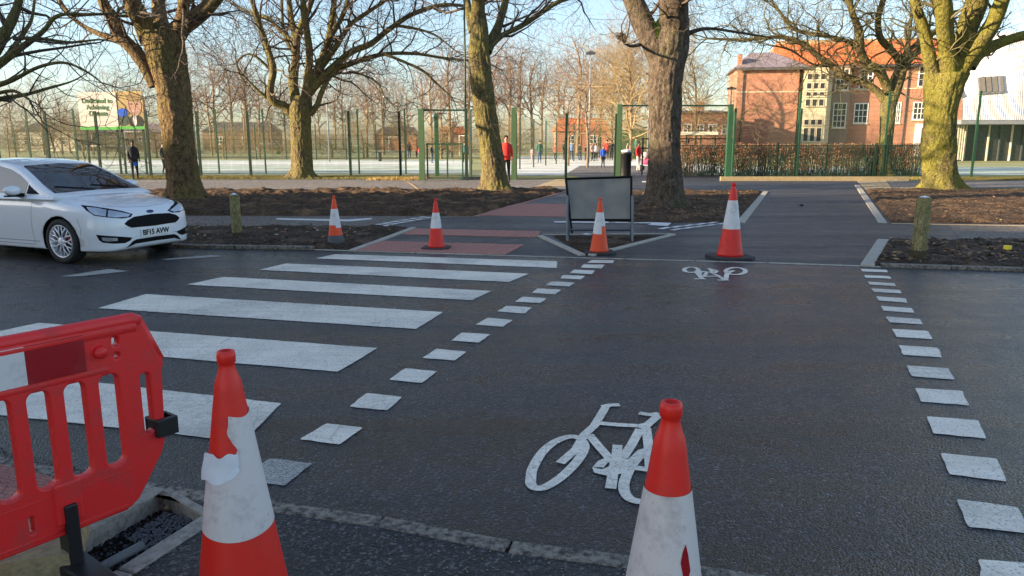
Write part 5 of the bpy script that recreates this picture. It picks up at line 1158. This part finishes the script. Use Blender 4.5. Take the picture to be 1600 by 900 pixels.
for u0, u1, v0, v1 in ((1534, 1573, 121, 146), (1502, 1511, 137, 152)):
    x0 = AT(u0, 130, YW).x-wb; x1 = AT(u1, 130, YW).x-wb; z0 = AT(u0, v1, YW).z; z1 = AT(u0, v0, YW).z
    def wy(x, z):
        h_ = wbvh.ray_cast(Vector((x, -5, z)), Vector((0, 1, 0))); return h_[0].y if h_[0] else 2.0
    def wq(a_, b_, c_, d_, o_): lo = min(wy(x0+(x1-x0)*q/6, c_) for q in range(7)); hi = min(wy(x0+(x1-x0)*q/6, d_+.1) for q in range(7)); return [(a_, lo-o_, c_), (b_, lo-o_, c_+.15), (b_, hi-o_, d_+.15), (a_, hi-o_, d_)]
    def wbox(mb, a_, b_, c_, d_, o_, t_):
        f_ = wq(a_, b_, c_, d_, o_); mb.add(f_ + [(x, y+t_, z) for x, y, z in f_], [(0, 1, 2, 3), (0, 4, 5, 1), (3, 2, 6, 7), (0, 3, 7, 4), (1, 5, 6, 2), (7, 6, 5, 4)])
    m = MB(); wbox(m, x0-.05, x1+.05, z0-.05, z1+.05, .10, .3); w_ = m.build('window', M['grey'], wbld)
    n_ = 4 if x1-x0 > 1 else 1
    for k in range(n_): m = MB(); wbox(m, x0+(x1-x0)*k/n_+.03, x0+(x1-x0)*(k+1)/n_-.03, z0, z1, .115, .1); m.build('pane', flat('ribbon_pane', (.16, .145, .12), .3), w_)
# low houses beyond the park
def house(label, u0, u1, Y, ve, vr, wall, roof, wins=(), cat='house', gable=False, name='house'):
    a = AT(u0, 230, Y); b = AT(u1, 230, Y); L = b.x-a.x; ze = AT(u0, ve, Y).z; zr = AT(u0, vr, Y).z; o = empty(name, (a.x, Y, 0), label, cat)
    m = MB(); m.box(0, 0, -.2, L, 8, ze); m.build('wall', M[wall], o)
    m = MB(); m.add([(-.3, -.3, ze), (L+.3, -.3, ze), (L+.3, 8.3, ze), (-.3, 8.3, ze), (.8, 4, zr), (L-.8, 4, zr)], [(0, 1, 5, 4), (1, 2, 5), (2, 3, 4, 5), (3, 0, 4), (0, 3, 2, 1)]); m.build('roof', M[roof], o)
    m = MB(); m.box(L*.5, 3.6, ze, L*.5+.7, 4.4, zr+.9); m.build('chimney', M[wall], o)
    for (f, z0, w, h_) in wins: window(o, L*f, z0, w, h_, -.02, 2, 2)
    return o
house('orange brick building with windows seen through the open gateway', 1055, 1146, 78, 176, 170, 'brick', 'roofdark', [(.12, 2.3, .9, 1.0), (.33, 2.3, .9, 1.0), (.55, 2.3, .9, 1.0), (.78, 2.3, .9, 1.0)])
house('orange house beyond the young trees on the path', 868, 955, 110, 205, 183, 'brick', 'roofred', [(.2, 1.2, 1.2, 1.2), (.6, 1.2, 1.2, 1.2)])
house('pale house behind the belt of trees at the far left', 30, 120, 125, 205, 190, 'cream', 'roofdark', [(.1, 1, 1.2, 1.3), (.4, 1, 1.2, 1.3), (.7, 1, 1.2, 1.3)])
house('grey-roofed house behind the billboards', 150, 262, 128, 207, 192, 'brick2', 'rooflead', [(.2, 1, 1.2, 1.3), (.6, 1, 1.2, 1.3)])
house('brick house between the brown trunk and the olive tree', 318, 420, 130, 206, 190, 'brick2', 'roofdark', [(.2, 1, 1.2, 1.3), (.6, 1, 1.2, 1.3)])
house('dull brick house behind the goal frames', 585, 650, 132, 211, 198, 'brick', 'roofdark', [(.2, 1, 1.2, 1.3), (.6, 1, 1.2, 1.3)])
house('red-roofed house left of the middle trunk', 682, 728, 134, 209, 197, 'brick2', 'roofred', [(.3, 1, 1.2, 1.3)])
a = AT(1050, 215, 62); m = MB(); L = AT(1122, 215, 62).x-a.x
o = empty('shelter', (a.x, 62, 0), 'low shelter with a pale flat canopy seen through the gateway', 'shelter'); m.box(0, 0, 2.1, L, 3, 2.35); m.build('canopy', M['cream'], o)
for k in range(4): m = MB(); m.box(L*k/3.2, .1, 0, L*k/3.2+.1, .2, 2.1); m.build('post', M['dgreen'], o)
# terrace across the street, left of and behind the camera, and an unseen block added at the bend; shaped to shade the road
for i in range(7):
    x = -20.8-i*6.6; y = 6.6 + (-12-(x+3.3))*.162 - 2.6
    o = empty('terraced_house', (x, y, 0), 'brick terraced house across the street outside the frame, %s from the crossing' % ['first', 'second', 'third', 'fourth', 'fifth', 'sixth', 'seventh'][i], 'house', 'terrace across the street', rz=-.16)
    m = MB(); m.box(0, -5.6, 0, 6.58, 0, 6.0); m.build('wall', M['brick'], o); m = MB(); m.add([(0, -5.8, 6), (6.58, -5.8, 6), (6.58, .3, 6), (0, .3, 6), (0, -2.8, 8.4), (6.58, -2.8, 8.4)], [(0, 1, 5, 4), (2, 3, 4, 5), (1, 2, 5), (3, 0, 4), (0, 3, 2, 1)]); m.build('roof', M['roofdark'], o)
    for x0, z0, w, h_ in ((1, .9, 1.6, 1.5), (1, 3.6, 1.4, 1.4), (4.2, 3.6, 1.4, 1.4)):
        q = MB(); q.box(x0, .0, z0, x0+w, .03, z0+h_); q = q.build('window', M['white'], o); q2 = MB(); q2.box(x0+.1, .031, z0+.1, x0+w-.1, .04, z0+h_-.1); q2.build('pane', M['winglass'], q)
o = empty('shade_boards', (-6.5, -4, 0), 'unseen board screen added to shade the foreground, with a gap for streaks of sun', 'fence'); y = 0  # added screen, never in view; its gap lets low sun through
while y < 7.2:
    w = R.uniform(.11, .16)
    if not 3.7 < y+w/2 < 5.4:
        m = MB(); m.box(-.012, y, 0, .012, y+w-.003, 2.6+R.uniform(-.02, .02)); m.build('board', M['wood'], o)
    y += w
o = empty('shade_block', (-78, -21.5, 0), 'unseen tall block added at the bend of the street to cast shade', 'building')  # added block, never in view, keeps the low sun off the road
m = MB(); m.box(0, 0, 0, 15, 21, SHADE_BLOCK_H); m.build('wall', M['brick2'], o); m = MB(); m.box(-.3, -.3, SHADE_BLOCK_H, 15.3, 21.3, SHADE_BLOCK_H+.4); m.build('roof', M['roofdark'], o)

# ------------------------------------------------------------------ park furniture
def billboard(u0, u1, v0, v1, Y, label, base, top=None):
    a = AT(u0, v1, Y); b = AT(u1, v0, Y); o = empty('billboard', (a.x, Y, 0), label, 'billboard', 'billboards over the fence'); L = b.x-a.x
    m = MB(); m.box(0, 0, a.z, L, .08, b.z); m.build('panel', base, o)
    m = MB(); m.box(0, -.03, a.z-.12, L, -.002, a.z+.02); m.build('green_strip', flat('bright_green', (.08, .42, .06), .5), o)
    for x in (.15, L-.2): m = MB(); m.box(x, .09, 0, x+.08, .17, b.z-.1); m.build('pole', M['dgreen'], o)
    return o, L, a.z, b.z
M['bbwhite'] = flat('billboard_cream', (.66, .60, .53), .6, .05)
o, L, z0, z1 = billboard(126, 180, 144, 199, 37.5, 'cream billboard with green lettering above the left fence', M['bbwhite'])
ink = flat('green_ink', (.06, .16, .05), .6)
for i, s_ in enumerate(('Dedicated to', 'Achieving', 'Dreams')):
    me = text_mesh(s_, .33, .004, .86, .007); rot_up(me); me.materials.append(ink); q = put(bpy.data.objects.new('lettering', me), o); q.location = (L/2, -.008, z1-.42-.30*i)
m = MB(); m.box(L*.5-.05, -.012, z0+.62, L*.5+.05, -.002, z0+.74); m.build('emblem', M['ink'], o)
o, L, z0, z1 = billboard(182, 221, 142.5, 198, 37.52, 'billboard with a photo of a smiling child in a tie, right of the cream one', flat('bb_ochre', (.42, .30, .12), .6, .3, 1.5))
def blob(cx, cz, rx, rz2, yy, mat, name, n=24, a0=0, a1=2*math.pi):
    m = MB(); vs = [(L*cx+L*rx*math.cos(a0+(a1-a0)*k/n), yy, z0+(z1-z0)*(cz+rz2*math.sin(a0+(a1-a0)*k/n))) for k in range(n)]; m.add(vs, [tuple(range(n))]); m.build(name, mat, o)
blob(.25, .20, .24, .18, -.006, flat('dark_print', (.03, .05, .03), .6), 'print_patch'); blob(.27, .40, .19, .12, -.009, CL['blue'], 'print_patch')
blob(.72, .14, .26, .20, -.010, M['ink'], 'print_patch'); blob(.70, .60, .25, .30, -.012, M['skin'], 'print_face'); blob(.70, .82, .26, .13, -.015, flat('blond_print', (.30, .20, .08), .7), 'print_hair')
blob(.60, .64, .045, .018, -.018, M['ink'], 'print_eye'); blob(.80, .64, .045, .018, -.018, M['ink'], 'print_eye'); blob(.70, .44, .09, .025, -.018, M['pinkp'] if 'pinkp' in M else CL['pale'], 'print_mouth'); blob(.68, .18, .07, .15, -.016, M['white'], 'print_collar')
def lamppost(u, Y, vt, label, head=True, r=.07, mat='grey', vb=None):
    a = AT(u, 230, Y); h_ = AT(u, vt, Y).z; o = empty('lamp_post', (a.x, Y, 0), label, 'lamp post'); m = MB(); m.tube([(0, 0, -.1), (0, 0, h_*.5), (0, 0, h_)], [r, r*.8, r*.6], 8); m.build('pole', M[mat], o)
    if head: m = MB(); m.prism([(-.35, -.2), (.35, -.2), (.35, .2), (-.35, .2)], h_, h_+.16); m.add([(-.25, -.15, h_+.16), (.25, -.15, h_+.16), (.25, .15, h_+.16), (-.25, .15, h_+.16), (0, 0, h_+.28)], [(0, 1, 4), (1, 2, 4), (2, 3, 4), (3, 0, 4)]); q = m.build('lamp_head', M['dgrey'], o)
lamppost(920, 58, 85, 'floodlight column left of the massive trunk'); lamppost(1012, 62, 117, 'shorter lamp column tight against the massive trunk'); lamppost(1138, 66, 140, 'pale lamp column at the corner of the school building')
lamppost(514, 60, 138, 'lamp column between the olive tree and the gate'); lamppost(728, 32.4, -60, 'tall dark bare column standing at the slim gate', False, .055, 'dgreen')
def goal(u0, u1, vt, vb, label, depth=1.0, r=.045):
    p = G(u0, vb); q = G(u1, vb); Y = p.y; o = empty('goal', (p.x, Y, 0), label, 'goal'); L = q.x-p.x; h_ = AT(u0, vt, Y).z
    for x in (0, L): m = MB(); m.tube([(x, 0, 0), (x, 0, h_)], r, 6); m.build('post', M['white'], o)
    m = MB(); m.tube([(-r, 0, h_), (L+r, 0, h_)], r, 6); m.build('crossbar', M['white'], o)
    for x in (0, L): m = MB(); m.tube([(x, depth, 0), (x, 0, h_)], r*.6, 5); m.build('stay', M['white'], o)
goal(138, 199, 228, 247, 'small white goal on the left pitch'); goal(198, 258, 206, 246, 'large white goal frame behind the boy in black'); goal(402, 437, 225, 241, 'small white goal left of the olive trunk'); goal(608, 655, 214, 241, 'white slanting goal frame behind the fence', 2.0); goal(718, 752, 212, 243, 'white goal frame seen past the slim gate')
p = G(585, 252); o = empty('tennis_table', p, 'dark metal table tennis table on the frosted pitch', 'table'); m = MB(); m.box(0, 0, .70, 2.4, 1.4, .76); m.build('tabletop', M['dgrey'], o)
for x in (.3, 2.0):
    m = MB(); m.box(x, .2, 0, x+.08, 1.2, .70); m.build('leg', M['dgrey'], o)
p = G(435, 241); m = MB(); m.lathe([(.25, 0), (.28, .9), (.30, .95), (.2, 1.1)], 14); m.build('litter_bin', M['green'], label='small green bin far across the left pitch', cat='bin', loc=p)
p = AT(975, 275, 35.2); o = empty('litter_bin', (p.x+.05, 35.2, 0), 'black round litter bin just inside the gateway', 'bin'); m = MB(); m.lathe([(.26, 0), (.27, .05), (.27, 1.0), (.29, 1.02), (.29, 1.12)], 20); m.build('bin_body', M['black'], o); m = MB(); m.lathe([(.27, 1.12), (.22, 1.20), (.05, 1.24)], 20); m.build('bin_lid', M['label'], o)
p = G(473, 243); o = empty('backboard', p, 'orange backboard on a pale post beyond the pitch', 'backboard'); m = MB(); m.tube([(0, 0, 0), (0, 0, 2.6)], .06, 6); m.build('post', M['cream'], o); m = MB(); m.box(-.9, -.05, 2.6, .9, .0, 3.3); m.build('board', flat('orange_board', (.5, .2, .08), .6), o)
o = empty('notice_frame', (AT(1008, 225, 36).x, 36.6, 0), 'dark noticeboard frame behind the massive trunk', 'noticeboard')
m = MB(); m.box(-.1, 0, 1.7, 4.4, .06, 1.76); m.box(-.1, 0, 1.25, 4.4, .06, 1.31); m.build('rail', M['black'], o)
for x in (0, 2.2, 4.3): m = MB(); m.box(x-.04, 0, 0, x+.04, .06, 1.7); m.build('post', M['black'], o)
a = AT(1000, 235, 70); m = MB(); m.box(a.x-2, 70, 0, a.x+1.6, 70.2, 2.6); m.build('green_panel_fence', M['lgreen'], label='pale green panel screen at the far end of the park path', cat='screen')

# ------------------------------------------------------------------ people
def person(p, H, jacket, legs, label, face=0, skin='skin', arms=(.15, .15), stride=.12, hair='hair', hood=False, bag=None, top_len=.50, shoes='black', bulk=1.0):
    """one skinned body; faces -Y before rotation. Proportions in units of height."""
    o = empty('person', p, label, 'person', rz=face); vs = []; es = []; rad = []
    def v(x, y, z, r): vs.append((x*H, y*H, z*H)); rad.append(r*H); return len(vs)-1
    pel = v(0, 0, .53, .070); wa = v(0, 0, .60, .066); ch = v(0, -.005, .70, .078); sh = v(0, 0, .79, .062); nk = v(0, -.002, .845, .030); hd0 = v(0, -.008, .885, .040); hd1 = v(0, -.008, .93, .048); hd2 = v(0, -.004, .965, .040); ns = v(0, -.052, .915, .010)
    es += [(pel, wa), (wa, ch), (ch, sh), (sh, nk), (nk, hd0), (hd0, hd1), (hd1, hd2), (hd1, ns)]
    for s_, st in ((-1, stride), (1, -stride)):
        h_ = v(s_*.050, 0, .49, .056); k = v(s_*.055, -st*.35-.012, .27, .036); an = v(s_*.057, st*.25, .045, .022); to = v(s_*.062, st*.25-.075, .016, .019); es += [(pel, h_), (h_, k), (k, an), (an, to)]
    hands = []
    for s_, a in ((-1, arms[0]), (1, arms[1])):
        s0 = v(s_*.098, 0, .785, .036); e = v(s_*.125, .01, .625, .028); w_ = v(s_*(.13-.06*a), -.03-a*.16, .49+.10*a, .018); hn = v(s_*(.13-.07*a), -.04-a*.20, .455+.10*a, .016); es += [(sh, s0), (s0, e), (e, w_), (w_, hn)]; hands.append((Vector(vs[hn]), s_))
        base = Vector(vs[hn]); 
        for f in range(4):
            q = v((base.x/H)+(f-1.5)*.008, base.y/H-.004, base.z/H-.020, .0045); q2 = v((base.x/H)+(f-1.5)*.009, base.y/H-.010, base.z/H-.038+.003*abs(f-1.4), .0038); es += [(hn, q), (q, q2)]
        q = v(base.x/H-s_*.016, base.y/H-.012, base.z/H-.010, .005); es.append((hn, q))
    me = bpy.data.meshes.new('body'); me.from_pydata(vs, es, []); b = bpy.data.objects.new('body', me); SC.collection.objects.link(b)
    md = b.modifiers.new('s', 'SKIN'); md.use_smooth_shade = True
    for i, r in enumerate(rad): me.skin_vertices[0].data[i].radius = (r, r*(.78 if i in (1, 2, 3) else .9)) if i < 4 else (r, r)
    me.skin_vertices[0].data[0].use_root = True
    sb = b.modifiers.new('u', 'SUBSURF'); sb.levels = 1; sb.render_levels = 1
    dg = bpy.context.evaluated_depsgraph_get(); m2 = bpy.data.meshes.new_from_object(b.evaluated_get(dg)); bpy.data.objects.remove(b)
    m2.materials.clear()
    for mm in (M[skin], CL[jacket], CL[legs], CL[shoes]): m2.materials.append(mm)
    for pl in m2.polygons:
        c = pl.center/H; ax = abs(c.x); k = 1
        arm = ax > .095 or (c.y < -.06 and c.z > .42 and c.z < .7)
        if c.z > .835: k = 0
        elif arm and c.z < .475+.1*max(arms): k = 0
        elif c.z < .045: k = 3
        elif c.z < top_len and not arm: k = 2
        pl.material_index = k; pl.use_smooth = True
    put(bpy.data.objects.new('body', m2), o)
    bm = bmesh.new(); bmesh.ops.create_icosphere(bm, subdivisions=3, radius=1); 
    for q in list(bm.verts):
        if (q.co.y < -.35 and q.co.z < .45) or q.co.z < -.45: bm.verts.remove(q)
    for q in bm.verts: q.co = Vector((q.co.x*.050, q.co.y*.056+.004, q.co.z*.060+.937))*H*(1+.0)
    me = bpy.data.meshes.new('hair'); bm.to_mesh(me); bm.free(); me.materials.append(M[hair]); me.polygons.foreach_set('use_smooth', [True]*len(me.polygons)); put(bpy.data.objects.new('hair', me), o)
    m = MB()
    for s_ in (-1, 1): m.cbox(s_*.017*H, -.0535*H, .928*H, .010*H, .004*H, .006*H)
    m.build('eyes', M['ink'], o)
    m = MB()                                                       # jacket: a looser shell over the torso
    ring = [(.074, .056, top_len-.02), (.082, .062, .56), (.078, .062, .62), (.088, .064, .70), (.092, .060, .765), (.070, .050, .805), (.036, .038, .842)]; n = 20; vs = [(bulk*a*H*math.cos(6.2832*k/n), bulk*b_*H*math.sin(6.2832*k/n), z*H) for a, b_, z in ring for k in range(n)]
    m.add(vs, [(i*n+k, i*n+(k+1) % n, (i+1)*n+(k+1) % n, (i+1)*n+k) for i in range(len(ring)-1) for k in range(n)], 0, True); m.build('jacket', CL[jacket], o)
    if hood: m = MB(); m.tube([(-.05*H, .03*H, .83*H), (0, .055*H, .845*H), (.05*H, .03*H, .83*H)], .022*H, 7); m.build('hood', CL[jacket], o)
    return o
def pp(u, vf, vh, *a, Y=None, **k):
    p = G(u, vf) if Y is None else AT(u, 250, Y); p.z = 0; H = AT(u, vh, p.y).z; return person(p, max(.85, H), *a, **k)
pp(212, 281, 218.5, 'black', 'black', 'boy in a black coat and blue shorts standing by the left fence', face=.7, skin='skin2', arms=(.1, .35), stride=.03, hood=True, top_len=.47, bulk=1.28)
b0 = G(212, 281); m = MB(); Hh = 1.6; n = 20; vs = [(a*Hh*math.cos(6.2832*k/n), b_*Hh*math.sin(6.2832*k/n), z*Hh) for a, b_, z in ((.080, .058, .37), (.082, .060, .44), (.078, .060, .50)) for k in range(n)]; m.add(vs, [(i*n+k, i*n+(k+1) % n, (i+1)*n+(k+1) % n, (i+1)*n+k) for i in range(2) for k in range(n)], 0, True)
boy = [x for x in SC.objects if x.name == 'person'][0]; m.build('shorts', CL['brightblue'], boy)
pp(791, 288, 211, 'red', 'black', 'man in a red jacket and black trousers beside the middle trunk', face=.15, arms=(.5, .2), stride=.05, Y=30.2, bulk=1.22)
pp(258, 272, 222, 'black', 'black', 'person in dark clothes almost hidden behind the brown trunk', face=1.2, arms=(.3, .3))
crowd = [(640, 247, 221, 'navy', 'jeans', 'person in a navy top and jeans at the goal frame', .3), (651, 247, 227, 'orange', 'black', 'child in orange and black next to the navy top', 2), (658.5, 256, 225, 'pink', 'black', 'girl in a bright pink coat behind the slim gate', .2), (675, 255, 225, 'black', 'jeans', 'person in dark clothes right inside the slim gate', 1.2),
    (690, 247, 228, 'navy', 'grey', 'child in navy, leftmost of the far trio', .5), (700, 247, 226, 'black', 'jeans', 'person in black in the middle of the far trio', 2.5), (707, 247, 227, 'grey', 'black', 'person in grey, rightmost of the far trio', 4), (726, 254, 221, 'teal', 'black', 'tall person in dark teal past the gate', 3), (735, 248, 230, 'teal', 'black', 'smaller person in teal next to the tall one', 1),
    (832, 255, 229, 'pale', 'pale', 'small child in pale pink by the path edge', .2), (843, 255, 219, 'green', 'jeans', 'adult in a grey-green coat beside the pale pink child', 3.3), (868, 252, 224, 'red', 'black', 'person in a red coat behind the young trees', 2), (881, 250, 220, 'black', 'black', 'person in black right of the red coat', 1), (893, 250, 221, 'lblue', 'navy', 'person in a light blue top on the path', 0),
    (925, 252, 222, 'pale', 'black', 'woman in a pale pink top near the lamp column', .8), (931, 252, 223, 'white', 'black', 'person in a white top near the lamp column', .2), (942, 262, 227, 'blue', 'black', 'child in a bright blue coat running on the frosted path', .3), (948, 250, 218, 'red', 'black', 'person in a red top behind the child in blue', 3), (955, 251, 218, 'black', 'black', 'person in black right of the red top', 3),
    (980, 249, 222, 'pale', 'white', 'person in pale pink inside the gateway', 1), (993, 249, 214, 'green', 'black', 'tall person in dark green inside the gateway', 2), (997, 268, 221, 'red', 'white', 'person in a red top and white trousers pushing a pushchair', .8), (905, 250, 223, 'black', 'navy', 'person in dark clothes behind a young trunk', 2.2), (915, 251, 226, 'navy', 'black', 'child in navy near the pale pink woman', 1.1)]
for i, (u, vf, vh, j, l, lab, fc) in enumerate(crowd):
    pp(u, vf, vh, j, l, lab, face=fc, skin='skin' if i % 3 else 'skin2', arms=((i % 4)*.2, (i*3 % 5)*.15), stride=.04+.05*(i % 3))
p = G(1010, 266); o = empty('pushchair', p, 'pushchair with pink hood being pushed beside the massive trunk', 'pushchair')
m = MB(); m.tube([(-.45, 0, 1.0), (-.1, 0, .55), (.35, 0, .2)], .015, 6); m.tube([(.25, 0, .75), (-.25, 0, .18)], .015, 6); m.build('chassis', M['grey'], o)
m = MB(); m.lathe([(.02, -.03), (.14, -.03), (.14, .03), (.02, .03)], 16)
wm = m.mesh('wheel', M['tyre']); wm.transform(Matrix.Rotation(math.pi/2, 4, 'X'))
for x, y in ((.35, .25), (.35, -.25), (-.28, .25), (-.28, -.25)): q = put(bpy.data.objects.new('wheel', wm), o); q.location = (x, y, .14)
m = MB(); m.tube([(-.2, 0, .45), (.05, 0, .5), (.3, 0, .55)], [.14, .2, .16], 10); m.build('seat', CL['pink'], o); m = MB(); m.tube([(-.25, 0, .6), (-.1, 0, .82), (.12, 0, .86)], [.14, .22, .18], 10); m.build('hood', CL['pale'], o)
for o in SC.objects:
    if o.type == 'MESH' and o.get('category') and o.name.startswith('person'): pass
